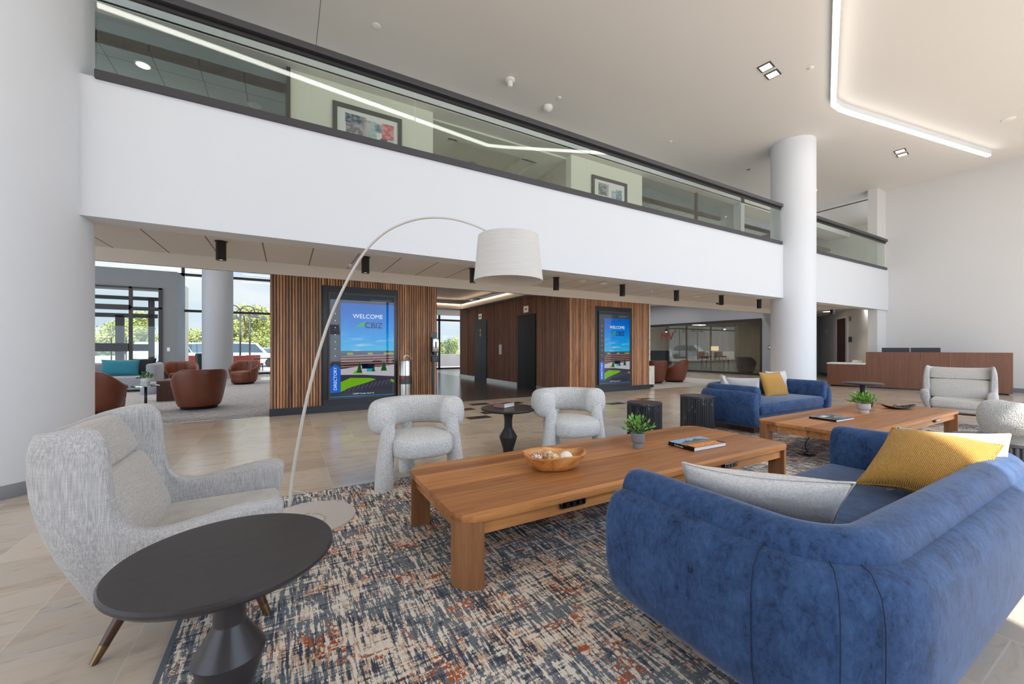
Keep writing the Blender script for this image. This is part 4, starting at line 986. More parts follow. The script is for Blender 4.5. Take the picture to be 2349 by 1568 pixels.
# bowl with decorative balls
t = thing('wooden_bowl', 'honey coloured carved root wood bowl on the nearer coffee table', 'bowl', (1.585, 2.215, .38), math.radians(-24)); t.scale = (1.08, 1.08, 1.15)
def bshape(k, z, tip=0):
    out = []
    for i in range(48):
        a = 2 * PI * i / 48; c_, s_ = math.cos(a), math.sin(a); rx, ry = .205 * k, .135 * k
        e = .82; x = math.copysign(abs(c_) ** e, c_) * rx; y = math.copysign(abs(s_) ** e, s_) * ry
        wv = 1 + .035 * math.sin(3 * a + 1) + .02 * math.sin(5 * a + 2)
        out.append(Vector((x * wv, y * wv, z + tip * (.012 * abs(c_) ** 4 + .006 * math.sin(4 * a + .5)))))
    return out
ob('bowl_body', MB().loft([bshape(.55, 0), bshape(.66, .004), bshape(.84, .04), bshape(.97, .078, 1), bshape(1.0, .09, 1), bshape(.96, .095, 1), bshape(.88, .082, 1), bshape(.76, .045), bshape(.6, .022)]), 'bowl', t, smooth=True, sub=1)
M['wicker'] = mat('wicker_ball', rough=.8, build=lambda nt, o, b: mix(nt, smooth(nt, noise(nt, vmul(nt, o, (20, 120, 120)), 1, 3), .42, .55), C(160, 122, 78), C(232, 208, 170)))
M['string'] = mat('string_ball', rough=.8, build=lambda nt, o, b: mix(nt, smooth(nt, noise(nt, vmul(nt, o, (160, 160, 30)), 1, 3), .3, .5), C(196, 184, 168), C(240, 234, 222)))
M['chips'] = mat('chip_ball', rough=.8, build=lambda nt, o, b: mix(nt, smooth(nt, noise(nt, o, 70, 2), .45, .55), C(150, 112, 86), C(238, 226, 208)))
def bball(x, y, r, m, label, bump=0, z=.028):
    mb = MB(); g = bmesh.ops.create_icosphere(mb.bm, subdivisions=4, radius=r); rnd = random.Random(int(x * 1000) % 97)
    dirs = [Vector((rnd.gauss(0, 1), rnd.gauss(0, 1), rnd.gauss(0, 1))).normalized() for _ in range(40)]
    for v in g['verts']:
        n = v.co.normalized()
        if bump == 1: v.co = n * r * (.9 + .14 * max(0, max(n.dot(d) for d in dirs) - .93) / .07)
        elif bump == 2: v.co = n * r * (1 + .03 * math.sin(26 * n.y + 3 * n.x))
        else: v.co = n * r * (1 + .015 * math.sin(30 * n.dot(dirs[0])))
    o = ob('decorative_ball', mb, m, smooth=True, loc=(x, y, .38 + z + r)); tag(o, label, 'ball', 'balls in the wooden bowl')
bball(1.495, 2.28, .040, 'chips', 'knobbly ball of wood chips, leftmost in the wooden bowl', 1)
bball(1.59, 2.267, .040, 'wicker', 'tan ribbed ball behind, second from the left in the wooden bowl', 2)
bball(1.575, 2.19, .041, 'wicker', 'tan ribbed ball in front, in the middle of the wooden bowl', 2, z=.026)
bball(1.66, 2.165, .045, 'string', 'large whitish ball, rightmost in the wooden bowl', 0)
t = thing('reed_diffuser', 'clear glass reed diffuser with black sticks beside the pale pot', 'diffuser', (6.70, 2.19, .38))
ob('bottle', MB().box(-.038, .038, -.038, .038, 0, .075, .006).lathe([(.014, .07), (.014, .10), (.017, .10), (.017, .108)], 16), 'cglass', t)
ob('oil', MB().box(-.033, .033, -.033, .033, .004, .025), 'cglass', t)
sk = MB()
for i in range(8):
    a = i * .8; sk.tube([(0, 0, .03), (.045 * math.cos(a), .03 * math.sin(a), .215)], .0024, 5)
ob('reeds', sk, 'black', t)
t = thing('black_tray', 'black pointed boat-shaped dish on the farther coffee table', 'dish', (7.22, 2.08, .38), math.radians(-30))
def ts(k, z, lift):
    out = []
    for i in range(40):
        a = 2 * PI * i / 40; c_, s_ = math.cos(a), math.sin(a); x = c_ * .23 * k; y = s_ * .10 * k * (1 - .35 * c_ * c_); out.append(Vector((x, y, z + lift * abs(c_) ** 2.2)))
    return out
ob('dish_body', MB().loft([ts(.35, 0, 0), ts(.7, .004, .012), ts(1, .014, .04), ts(.98, .02, .04), ts(.68, .01, .012), ts(.3, .006, 0)]), 'blk', t, smooth=True)
ob('dish_ornament', MB().tube([(-.07, 0, .02), (-.03, .02, .05), (0, 0, .03), (.04, -.02, .045), (.08, .01, .02)], .005), 'blk', t, smooth=True)
# ================================================================== DISPLAYS
def flat(name, pts, y, m, parent):   # polygon in the x-z plane facing -Y
    k = MB(); k.bm.faces.new([k.bm.verts.new((px, y, pz)) for px, pz in pts]); return ob(name, k, m, parent)
def em(name, c, s=1.0): 
    M[name] = emis(name, c, s); return name
em('scr_blue', C(30, 96, 200), .9); em('scr_grey', C(54, 62, 70), .8); em('scr_white', C(226, 232, 240), .95); em('scr_green', C(40, 176, 60), .8); em('scr_navy', C(10, 26, 60), .5)
em('scr_lawn', C(116, 178, 30), .8); em('scr_road', C(62, 62, 78), .7); em('scr_bldg', C(150, 112, 104), .8); em('scr_band', C(46, 40, 46), .6); em('scr_tree', C(30, 96, 44), .6); em('scr_path', C(190, 186, 194), .8); em('scr_hill', C(60, 84, 120), .7); em('scr_roof', C(150, 168, 70), .7); em('scr_pool', C(40, 160, 176), .8); em('scr_line', C(120, 122, 134), .7); em('scr_cyan', C(40, 140, 230), .9)
def skymat():
    m = bpy.data.materials.new('scr_sky'); m.use_nodes = True; nt = m.node_tree; nt.nodes.clear()
    o = nn(nt, 'ShaderNodeTexCoord').outputs['Object']; x, y, z = sep(nt, o)
    g = ramp(nt, mth(nt, 'MULTIPLY', mth(nt, 'SUBTRACT', z, .9), 1 / .85), [(0, C(40, 170, 214)), (.3, C(10, 146, 216)), (.65, C(0, 116, 205)), (1, C(0, 92, 178))])
    c_ = smooth(nt, noise(nt, vmul(nt, o, (3, 3, 14)), 1, 5), .5, .75); lowm = smooth(nt, z, 1.35, 1.0)
    col = mix(nt, mth(nt, 'MULTIPLY', mth(nt, 'MULTIPLY', c_, lowm), .7), g, C(190, 216, 226))
    e = nn(nt, 'ShaderNodeEmission'); lk(nt, col, e.inputs[0]); e.inputs[1].default_value = .9
    w_ = nn(nt, 'ShaderNodeOutputMaterial'); lk(nt, e.outputs[0], w_.inputs[0]); return m
M['scr_sky'] = skymat()
M['cover_glass'] = glassmat('display_glass', (.98, .98, .99), .55)
def display(x0, x1, z0, z1, fx0, fx1, fz1, label):
    t = thing('directory_display', label, 'display', (x0, 8.15, z0), 0, 'directory displays'); W, H = x1 - x0, z1 - z0; a0, a1 = fx0 - x0, fx1 - x0
    ob('surround', MB().box(a0, a1, .0, .04, -z0 + .02, fz1 - z0), 'dark', t)
    ob('inner_reveal', MB().box(a0, 0, -.012, .0, .0, fz1 - z0).box(W, a1, -.012, 0, 0, fz1 - z0).box(0, W, -.012, 0, H, fz1 - z0), 'black', t)
    b_ = .03
    ob('bezel', MB().box(0, W, -.05, .0, 0, b_).box(0, W, -.05, 0, H - b_, H).box(0, b_, -.05, 0, b_, H - b_).box(W - b_, W, -.05, 0, b_, H - b_), 'plastg', t)
    sw = W - 2 * b_; shh = H - 2 * b_
    def P(u, v): return (b_ + sw * u, b_ + shh * v)
    def R(u0, u1, v0, v1): return [P(u0, v0), P(u1, v0), P(u1, v1), P(u0, v1)]
    Y = -.030
    scr = flat('screen', R(0, 1, 0, 1), Y, 'scr_grey', t)
    def f(n_, pts, lv, m): return flat(n_, [P(*p) for p in pts], Y - .0006 * lv, m, scr)
    def fr(n_, u0, u1, v0, v1, lv, m): return flat(n_, R(u0, u1, v0, v1), Y - .0006 * lv, m, scr)
    sk = fr('sky_image', .155, 1, .44, .92, 1, 'scr_sky')
    for v in sk.data.vertices: v.co.z = v.co.z
    fr('town_strip', .155, 1, .425, .452, 2, 'scr_hill')
    for u0, u1 in ((.25, .34), (.57, .65), (.83, .99)): fr('roof_patch', u0, u1, .415, .435, 3, 'scr_roof')
    # building with dark window bands
    f('building', [(.155, .26), (.155, .40), (.33, .412), (1, .42), (1, .30), (.72, .27), (.45, .27)], 4, 'scr_bldg')
    for k in range(5):
        z_ = .395 - k * .026
        f('window_band', [(.155, z_ - .012), (.155, z_), (.36, z_ + .003), (1, z_ + .012), (1, z_ - .001), (.36, z_ - .010)], 5, 'scr_band')
    f('forecourt', [(.155, .18), (.155, .275), (.45, .30), (.75, .29), (1, .31), (1, .16), (.5, .17)], 6, 'scr_path')
    fr('entrance_glass', .48, .68, .275, .325, 7, 'scr_navy'); fr('fountain', .555, .65, .245, .275, 8, 'scr_pool')
    for u, w_, h_, b0 in ((.44, .045, .11, .235), (.66, .03, .06, .245), (.83, .05, .11, .25)): f('conifer', [(u - w_, b0), (u + w_, b0), (u, b0 + h_)], 9, 'scr_tree')
    f('lawn', [(.33, .228), (.49, .222), (.47, .255), (.38, .26)], 8, 'scr_lawn')
    f('road', [(.155, .02), (.155, .22), (.5, .215), (1, .19), (1, .02)], 10, 'scr_road')
    f('lawn', [(.155, .055), (.155, .15), (.3, .188), (.62, .18), (.70, .165), (.55, .135), (.3, .095)], 11, 'scr_lawn')
    f('lawn', [(.93, .145), (1, .125), (1, .15), (.95, .165)], 11, 'scr_lawn')
    for k in range(12):
        u = .2 + k * .065; v = .05 + .006 * k
        f('parking_line', [(u, v), (u + .008, v), (u + .06, v + .05), (u + .052, v + .05)], 12, 'scr_line')
    fr('menu_panel', 0, .155, 0, 1, 13, 'scr_grey'); fr('footer_panel', 0, 1, 0, .055, 13, 'scr_grey'); fr('footer_line', 0, 1, .006, .010, 14, 'scr_cyan')
    f('directory_tab', [(0, .05), (.15, .05), (.15, .29), (.075, .325), (0, .29)], 14, 'scr_blue')
    def tx(n_, s_, size, m, u, v, rot=(PI / 2, 0, 0), al='CENTER', sx=1, off=0):
        p = P(u, v); return text(n_, s_, size, m, scr, (p[0], Y - .0006 * 16, p[1]), rot, al, ext=.0003, sx=sx, off=off)
    tx('directory_lettering', 'DIRECTORY', .080, 'scr_white', .097, .072, (PI / 2, -PI / 2, 0), 'LEFT')
    tx('welcome_lettering', 'WELCOME', .115, 'scr_white', .575, .775)
    tx('company_lettering', 'CBIZ', .155, 'scr_navy', .665, .680, off=.002)
    f('logo_arrow', [(.36, .685), (.42, .70), (.45, .725), (.53, .745), (.50, .69), (.465, .70), (.45, .685), (.42, .69)], 16, 'scr_green')
    tx('clock_lettering', '12:20PM Tuesday, March 18', .034, 'scr_white', .5, .025)
    for k, s_ in enumerate(('Building', 'Amenities', 'Conference', 'Events', 'Fitness', 'Dining', 'Maps', 'Contact')[:7]):
        tx('menu_lettering', s_[:0] or '\u2022', .07, 'scr_white', .075, .80 - k * .068)
        fr('menu_line', .045, .11, .79 - k * .068, .793 - k * .068, 15, 'scr_line')
    for k in range(4): fr('notice_line', .62, .96 - .03 * k, .962 - k * .008, .965 - k * .008, 15, 'scr_line')
    ob('cover_glass', MB().box(b_, W - b_, Y - .016, Y - .013, b_, H - b_), 'cover_glass', t)
    return t
display(.69, 1.925, .235, 2.245, .60, 1.96, 2.37, 'tall lit directory screen reading WELCOME on the left timber wall')
display(7.31, 8.50, .20, 2.20, 7.23, 8.58, 2.33, 'tall lit directory screen on the right timber wall, paler with reflections')
# ================================================================== ELEVATORS
for y0, y1, l_ in ((9.72, 10.78, 'nearer black elevator door'), (12.99, 14.02, 'farther black elevator door with two round marks')):
    d_ = struct('door_%d' % (1 if y0 < 10 else 2), MB().box(6.35, 6.40, y0, y1, 0, 2.22), 'eldoor')
    ob('door_leaf', MB().box(6.345, 6.35, y0 + .03, (y0 + y1) / 2 - .002, .01, 2.18), 'eldoor', d_); ob('door_leaf', MB().box(6.345, 6.35, (y0 + y1) / 2 + .002, y1 - .03, .01, 2.18), 'eldoor', d_)
    if y0 > 12:
        for z in (1.70, 1.86): ob('round_plate', MB().lathe([(.065, 0), (.065, .008)], 24), 'brass', d_, loc=(6.345, 13.5, z), rot=(0, -PI / 2, 0))
for y, l_ in ((13.51, 'small white floor indicator above the farther elevator door'), (10.25, 'small white floor indicator above the nearer elevator door')):
    t = thing('floor_indicator', l_, 'indicator', (6.35, y, 2.38), 0, 'floor indicators')
    ob('plate', MB().box(-.02, 0, -.14, .14, -.10, .10, .004), 'steel', t); ob('readout', MB().box(-.024, -.02, -.07, .07, -.025, .03), 'blk', t)
t = thing('call_panel', 'white elevator call button panel between the two elevator doors', 'panel', (6.35, 11.91, 1.15))
ob('plate', MB().box(-.02, 0, -.09, .09, -.17, .17, .004), 'plast', t)
for z in (-.05, .05): ob('button', MB().lathe([(.025, 0), (.025, .006)], 16), 'steel', t, loc=(-.02, 0, z), rot=(0, -PI / 2, 0))
# ================================================================== STANDS BY THE TIMBER WALL
t = thing('wipes_dispenser', 'round brushed steel wipes bin with dark band beside the left screen', 'bin', (2.04, 7.80, 0))
ob('cylinder', MB().lathe([(.112, 0), (.115, .01), (.115, .94), (.108, .96), (.07, .965)], 48), 'steel', t, auto=35)
ob('dark_band', MB().lathe([(.117, .50), (.117, .665)], 48, cap=False), 'plastg', t, auto=40)
M['redm'] = mat('red_mark', C(176, 40, 40), .5)
ob('red_label', MB().box(-.10, -.05, -.12, -.112, .61, .66), 'redm', t)
ob('wipe', MB().loft([[Vector((x, -.03, z)), Vector((x, .03, z)), Vector((x + .01, .03, z - .012)), Vector((x + .01, -.03, z - .012))] for x, z in ((-.03, .96), (-.03, 1.04), (0, 1.07), (.06, 1.05), (.13, .99))]), 'plast', t, smooth=True)
t = thing('sanitizer_stand', 'black hand sanitizer stand with silver dispenser at the end of the timber wall', 'dispenser', (2.64, 7.86, 0))
ob('pole', MB().box(-.03, .02, .02, .06, .02, .95), 'black', t); ob('base_plate', MB().box(-.16, .16, -.13, .17, 0, .02, .005), 'black', t)
ob('backplate', MB().box(-.07, .07, .0, .02, .92, 1.52, .008), 'plastg', t)
dsp = ob('dispenser', MB().box(-.065, .075, -.11, 0, 1.12, 1.40, .02), 'steel', t, auto=40); ob('side_cover', MB().box(-.075, -.064, -.10, 0, 1.10, 1.42, .004), 'blk', dsp); ob('window', MB().box(-.012, .02, -.114, -.109, 1.20, 1.33, .002), 'plastg', dsp)
ob('nozzle', MB().box(-.03, .04, -.09, -.02, 1.07, 1.12, .006), 'black', t); ob('drip_tray', MB().box(-.07, .07, -.10, .01, .92, 1.04, .01), 'black', t)

# ================================================================== RECEPTION
import math as _m
rz = math.atan2(2.42 - 5.12, 15.89 - 15.24)
t = thing('reception_desk', 'long reddish brown reception desk with a lower left end and white counter', 'desk', (15.24, 5.12, 0), rz)
L = math.hypot(2.42 - 5.12, 15.89 - 15.24)
# local x runs along the front towards the right end, local +y is behind the desk
M['desk'].name = 'mahogany_veneer'
seams = [0, 1.15, 1.72, L]
for a, b in zip(seams, seams[1:]): ob('front_panel', MB().box(a + .002, b - .002, 0, .03, .045, 1.075, .002), 'desk', t)
ob('end_panel', MB().box(L - .03, L, .032, .82, .045, 1.075), 'desk', t); ob('end_panel', MB().box(.002, .03, .032, .82, .76, 1.075), 'desk', t)
ob('transaction_top', MB().box(0, L, .002, .30, 1.075, 1.082), 'desk', t)
ob('worktop', MB().box(.03, L - .03, .03, .80, .71, .735), 'mtop', t)
ob('low_panel', MB().box(-.92, -.002, 0.01, .04, .045, .70), 'desk', t); ob('low_end_panel', MB().box(-.92, -.89, .04, .8, .045, .70), 'desk', t)
ob('white_counter', MB().box(-.94, -.003, -.005, .82, .70, .74, .004), 'mtop', t)
ob('recessed_base', MB().box(-.85, L - .06, .06, .75, .0, .045), 'blk', t)
R_ = Matrix.Rotation(rz, 4, 'Z')
def dk(x, y, z): v = R_ @ Vector((x, y, z)); return (15.24 + v.x, 5.12 + v.y, v.z)
for k, (x, l_) in enumerate(((.62, 'black monitor seen from behind on the reception desk, left one'), (1.24, 'black monitor seen from behind on the reception desk, right one'))):
    m_ = thing('monitor', l_, 'monitor', dk(x, .52, .735), rz, 'reception monitors')
    ob('screen_back', MB().box(-.30, .30, -.02, .02, .10, .475, .006), 'black', m_); ob('stand', MB().box(-.03, .03, -.03, .03, .012, .25), 'steel', m_); ob('stand_foot', MB().box(-.12, .12, -.09, .09, 0, .012, .003), 'steel', m_)
t = thing('card_holder', 'small white card holder on the low white counter of the reception desk', 'holder', dk(-.22, .3, .74), rz)
ob('holder_tray', MB().box(-.14, .14, -.05, .05, 0, .02, .003), 'plast', t)
ob('cards', MB().box(-.12, .0, -.03, .03, .02, .085), 'paper', t); ob('cards', MB().box(.01, .12, -.03, .03, .02, .075), 'paper', t)
# ================================================================== CORRIDOR DETAILS
dv = Vector((B[0] - A[0], B[1] - A[1])).normalized(); rzc = math.atan2(dv.y, dv.x)
def wallpt(px):   # parameter along the diagonal wall for a pixel column
    c = (px - CXP) / F_PX; fx, fy = math.sin(AZ) + math.cos(AZ) * c, math.cos(AZ) - math.sin(AZ) * c
    d = (B[0] - A[0], B[1] - A[1]); det = d[0] * -fy + d[1] * fx
    s_ = (-A[0] * -fy - A[1] * fx) / det; return A[0] + d[0] * s_, A[1] + d[1] * s_
Lc = lambda p: (Vector(p) - Vector(A)).length
def onw(name, px0, px1, z0, z1, m, th=.02, kind=None, parent=None, off=0):
    p, q = Vector(wallpt(px0)), Vector(wallpt(px1)); n = Vector((dv.y, -dv.x)); n = n if n.dot(Vector((-1, -.0))) > 0 or n.y < 0 else -n
    n = Vector((-.59, .807)) if Vector((-.59, .807)).dot(-p) > 0 else Vector((.59, -.807))
    n = Vector((dv.y, -dv.x)); n = n if n.dot(-p) > 0 else -n
    p = p + n * off; q = q + n * off
    return ob(name, MB().prism([tuple(p), tuple(q), tuple(q + n * th), tuple(p + n * th)], z0, z1), m, parent)
dr = onw('door_3', 1922, 1943, 0, 2.34, 'door', .03); dr['kind'] = 'structure'
onw('door_frame', 1915, 1922, 0, 2.40, 'white', .05, parent=dr); onw('door_frame', 1943, 1947, 0, 2.40, 'white', .05, parent=dr); onw('door_frame', 1915, 1947, 2.34, 2.42, 'white', .05, parent=dr)
tag(onw('door_sign', 1947.5, 1954, 1.42, 1.62, 'plastg', .015), 'small dark square sign beside the corridor door', 'sign')
tag(onw('wall_sensor', 1950, 1953, 2.2, 2.36, 'pot', .03), 'small grey wall device above the corridor door sign', 'sensor')
tag(onw('wall_clock', 1893, 1898, 1.85, 1.99, 'plast', .02), 'small white round device on the corridor wall left of the door', 'wall device')
t = tag(ob('intercom', MB().box(17.96, 18.0, 9.18, 9.34, 1.15, 1.32, .006), 'black'), 'small square wall intercom right of the glazed office', 'intercom')
ob('face_plate', MB().box(17.955, 17.962, 9.205, 9.315, 1.18, 1.29), 'plast', t)
# ================================================================== LOUNGES
def make_tub(label, loc, rz, group='rust leather tub chairs'):   # faces local -Y
    t = thing('tub_chair', label, 'armchair', loc, rz, group); rings = []; n = 26
    for i in range(n + 1):
        f_ = i / n; a = math.radians(218 + (-38 - 218) * f_); ca, sa = math.cos(a), math.sin(a)
        back = max(0, min(1, (sa + .45) / 1.2)); back = back * back * (3 - 2 * back); top = .52 + .26 * back
        def P(rr, z): return Vector((rr * ca * 1.0, .02 + rr * sa * .98, z))
        rings.append([P(.335, .03), P(.385, .2), P(.425, .42), P(.45 + .01 * back, top - .05), P(.445 + .02 * back, top), P(.39 + .03 * back, top + .01), P(.345 + .03 * back, top - .05), P(.33, .44), P(.30, .25), P(.27, .05)])
    ob('shell', MB().loft(rings), 'leather', t, smooth=True, sub=1)
    r2 = []
    for s_, z in ((.90, .04), (.95, .06), (.98, .22), (.975, .245), (1, .26), (1.02, .36), (.97, .42), (.8, .44), (.3, .445)):
        r2.append([Vector((math.copysign(abs(math.cos(b)) ** .7, math.cos(b)) * .30 * s_, -.06 + math.copysign(abs(math.sin(b)) ** .7, math.sin(b)) * .33 * s_, z)) for b in [2 * PI * k / 32 for k in range(32)]])
    ob('seat', MB().loft(r2), 'leather', t, smooth=True, sub=1)
    ob('base_ring', MB().lathe([(.29, .0), (.30, .035)], 32), 'black', t)
    ob('pleats', MB().tube([(-.1, .30, .5), (-.09, .36, .74)], .006, 6), 'door', t); ob('pleats', MB().tube([(.1, .30, .5), (.09, .36, .74)], .006, 6), 'door', t)
    return t
c1 = make_tub('rust leather tub chair seen from behind, nearest in the left lounge', (-1.50, 9.98, .006), math.radians(200))
dup(c1, (-3.0, 10.05, .006), math.radians(150), 'rust leather tub chair partly behind the left column')
dup(c1, (-2.82, 15.7, .006), math.radians(10), 'rust leather tub chair facing us beside the grey sofa')
dup(c1, (-1.22, 16.0, .006), math.radians(-25), 'rust leather tub chair facing us nearest the window in the left lounge')
dup(c1, (10.98, 9.45, .006), math.radians(150), 'rust leather tub chair just right of the timber wall, partly hidden', 'right lounge tub chairs')
dup(c1, (12.02, 9.42, .006), math.radians(-143), 'rust leather tub chair with its curved side to us in the right lounge', 'right lounge tub chairs')
t = thing('grey_sofa', 'grey upholstered sofa with teal and black cushions in the left lounge', 'sofa', (-4.3, 14.9, .006))
ob('seat', MB().box(-1.2, 1.0, -.45, .35, .1, .42, .05, 3), 'greysofa', t, auto=50); ob('backrest', MB().box(-1.2, 1.15, .25, .5, .1, .78, .06, 3), 'greysofa', t, auto=50)
ob('armrest', MB().box(.95, 1.17, -.45, .45, .1, .76, .06, 3), 'greysofa', t, auto=50); ob('armrest', MB().box(-1.4, -1.15, -.9, .45, .1, .66, .06, 3), 'greysofa', t, auto=50)
for x in (-1.1, .95): ob('leg', MB().box(x, x + .05, -.4, -.35, 0, .1), 'black', t)
pillow('teal_cushion', .80, .46, .18, 'teal', 'teal velvet cushion on the grey lounge sofa', (-3.98, 14.93, .66), basis((1, 0, 0), (0, -1, .3)), group='lounge cushions', seed=21)
pillow('black_cushion', .50, .46, .16, 'blkf', 'black cushion right of the teal one on the grey lounge sofa', (-3.50, 15.03, .68), basis((1, .1, 0), (0, -1, .3)), group='lounge cushions', seed=22)
pillow('black_cushion', .46, .42, .16, 'blkf', 'black cushion at the left end of the grey lounge sofa beside the column', (-4.85, 14.75, .60), basis((1, .1, 0), (0, -1, .3)), group='lounge cushions', seed=23)
t = thing('pedestal_table', 'small round grey topped table on a thin black stem with a white pot', 'side table', (-2.30, 9.95, .006))
ob('tabletop', MB().lathe([(.205, .475), (.205, .49)], 40), 'chrome', t, auto=40); ob('stem', MB().tube([(0, 0, .01), (0, 0, .475)], .022), 'black', t, smooth=True); ob('foot', MB().lathe([(.15, 0), (.14, .012)], 32), 'black', t, auto=40)
plant('leafy plant in a white bowl pot on the small lounge table', (-2.30, 9.95, .496), .075, .135, 'potw', .13, 7, 60, stepped=True, lsz=.04, group='lounge plants')
t = thing('ottoman', 'small grey round pouf in the left lounge', 'pouf', (-3.05, 13.7, .006)); ob('pouf_body', MB().lathe([(.20, 0), (.22, .03), (.22, .27), (.19, .30), (0.05, .305)], 32), 'greysofa', t, auto=50)
t = thing('box_table', 'low dark wooden box table behind the nearest tub chair', 'coffee table', (-2.20, 11.9, .006)); ob('box_body', MB().box(-.30, .34, -.32, .32, 0, .46, .008), 'door', t)
t = thing('magazine', 'grey magazine on the low box table in the left lounge', 'magazine', (-2.20, 11.9, .466)); ob('pages', MB().box(-.2, .14, -.12, .14, 0, .02), 'base', t)
t = thing('marble_cabinet', 'white marble low block at the end of the right timber wall', 'cabinet', (9.62, 8.45, 0)); ob('cabinet_body', MB().box(-.1, .14, -.1, .4, .10, .66), 'marblew', t); ob('cabinet_base', MB().box(-.1, .12, -.08, .4, 0, .10), 'black', t)
t = thing('lounge_table', 'small black table between the two tub chairs of the right lounge', 'side table', (11.35, 9.9, .006)); ob('tabletop', MB().lathe([(.16, .48), (.16, .50)], 28), 'black', t); ob('stem', MB().tube([(0, 0, 0), (0, 0, .48)], .02), 'black', t); ob('foot', MB().lathe([(.12, 0), (.12, .01)], 28), 'black', t)
# office interior
c2 = make_tub('dark brown armchair inside the glazed office at its right end', (19.6, 11.2, .004), math.radians(90), 'office chairs')
for ch in c2.children:
    if ch.name.split('.')[0] in ('shell', 'seat'): ch.data = ch.data.copy(); ch.data.materials[0] = M['door']
t = thing('table_lamp', 'lit table lamp with warm drum shade inside the glazed office', 'lamp', (20.3, 13.3, .74))
M['lampsh'] = emis('lit_shade', C(240, 196, 140), 1.1)
ob('shade', MB().lathe([(.19, .32), (.19, .56)], 28), 'lampsh', t, auto=40); ob('stem', MB().lathe([(.08, 0), (.08, .02), (.015, .03), (.015, .33)], 20), 'brass', t, auto=40)
t = thing('console_table', 'dark console table under the lit lamp inside the glazed office', 'table', (20.3, 13.3, .004)); ob('tabletop', MB().box(-.25, .25, -.7, .7, .70, .736), 'door', t)
for sx in (-.22, .18):
    for sy in (-.66, .62): ob('leg', MB().box(sx, sx + .04, sy, sy + .04, 0, .70), 'door', t)
t = thing('reception_counter', 'dark grey counter inside the glazed office at its left end', 'counter', (19.4, 17.0, .004)); ob('counter_body', MB().box(-.3, .3, -1.4, .9, 0, 1.05), 'dark', t)
for y, l_ in ((15.9, 'small pendant lamp inside the office, left one'), (12.3, 'small pendant lamp inside the office, right one')):
    t = thing('pendant_lamp', l_, 'pendant lamp', (19.6, y, 2.6), 0, 'office pendants'); ob('cord', MB().tube([(0, 0, 0), (0, 0, -.32)], .006), 'black', t); ob('shade', MB().lathe([(.03, -.30), (.09, -.42)], 20, cap=False), 'black', t, auto=40); ob('bulb', MB().ball((0, 0, -.42), .05, 2), 'spot', t, smooth=True)
t = thing('window_lettering', 'red lettering on the glass of the office', 'sign', (17.985, 14.55, 1.62)); M['redv'] = mat('red_vinyl', C(150, 34, 52), .5)
text('letters', 'MV', .62, 'redv', t, (0, 0, 0), (PI / 2, 0, -PI / 2), 'CENTER', .002)
t = thing('glass_notice', 'small pink notice on the office glass near its left end', 'notice', (17.985, 17.9, 1.35)); ob('notice_sheet', MB().box(-.004, 0, -.17, .17, 0, .42), 'pink', t)

# ================================================================== OUTSIDE
struct('floor_outside', MB().box(-60, 60, 21.5, 30, -.25, -.03), 'pave')
struct('floor_car_park', MB().box(-80, 80, 30, 120, -.35, -.15), 'asph')
struct('floor_outside_front', MB().box(-40, 60, -40, -6.0, -.25, -.06), 'cwall')
t = tag(ob('low_wall', MB().box(-40, -6.8, 28.0, 28.3, -.03, .80, .01), 'cwall'), 'pale concrete garden wall outside the entrance doors', 'wall')
t = tag(ob('low_wall', MB().box(3.5, 14, 26.0, 26.4, -.03, .78, .01), 'cwall'), 'pale concrete wall outside the elevator lobby window', 'wall')
t = thing('stone_pier', 'grey stone clad pier outside beside the vestibule', 'pier', (-3.95, 23.6, -.03)); ob('pier_body', MB().box(-.35, -.08, -.5, .5, 0, 4.1), 'concrete', t)
def tree(label, x, y, h, r, seed, m='fol', n=7000, trunk=.14, low=.12, group='trees outside'):
    rnd = random.Random(seed); t = thing('tree', label, 'tree', (x, y, -.15), 0, group)
    tk = MB().tube([(0, 0, 0), (.1, 0, h * .4), (-.05, 0, h * .9)], [trunk, trunk * .7, .03], 8); ob('trunk', tk, 'bark', t, smooth=True)
    mb = MB(); cl = []
    for i in range(26):
        z = h * (low + (1 - low) * rnd.random()); rr = r * (1.05 - .75 * ((z / h - low) / (1 - low)) ** 1.4); a = rnd.uniform(0, 2 * PI); q = rr * rnd.uniform(.15, .85)
        cl.append((Vector((q * math.cos(a), q * math.sin(a), z)), r * rnd.uniform(.18, .36)))
    for i in range(n):
        c_, s_ = cl[i % len(cl)]; d = Vector((rnd.gauss(0, 1), rnd.gauss(0, 1), rnd.gauss(0, .75))); d = d / max(1e-3, d.length) * s_ * rnd.uniform(.5, 1.1)
        p = c_ + d; u = Vector((rnd.uniform(-1, 1), rnd.uniform(-1, 1), rnd.uniform(-.6, 1))).normalized(); v = u.cross(Vector((rnd.uniform(-1, 1), rnd.uniform(-1, 1), rnd.uniform(-1, 1)))).normalized(); L_ = r * .042 * rnd.uniform(.6, 1.4)
        vs_ = [mb.bm.verts.new(p + k) for k in (u * L_, v * L_ * .6, -u * L_, -v * L_ * .6)]; mb.bm.faces.new(vs_)
    f_ = ob('foliage', mb, m, t); return t
def atpx(px, Y):
    c = (px - CXP) / F_PX; d = Y / (math.cos(AZ) - math.sin(AZ) * c); return d * (math.sin(AZ) + math.cos(AZ) * c)
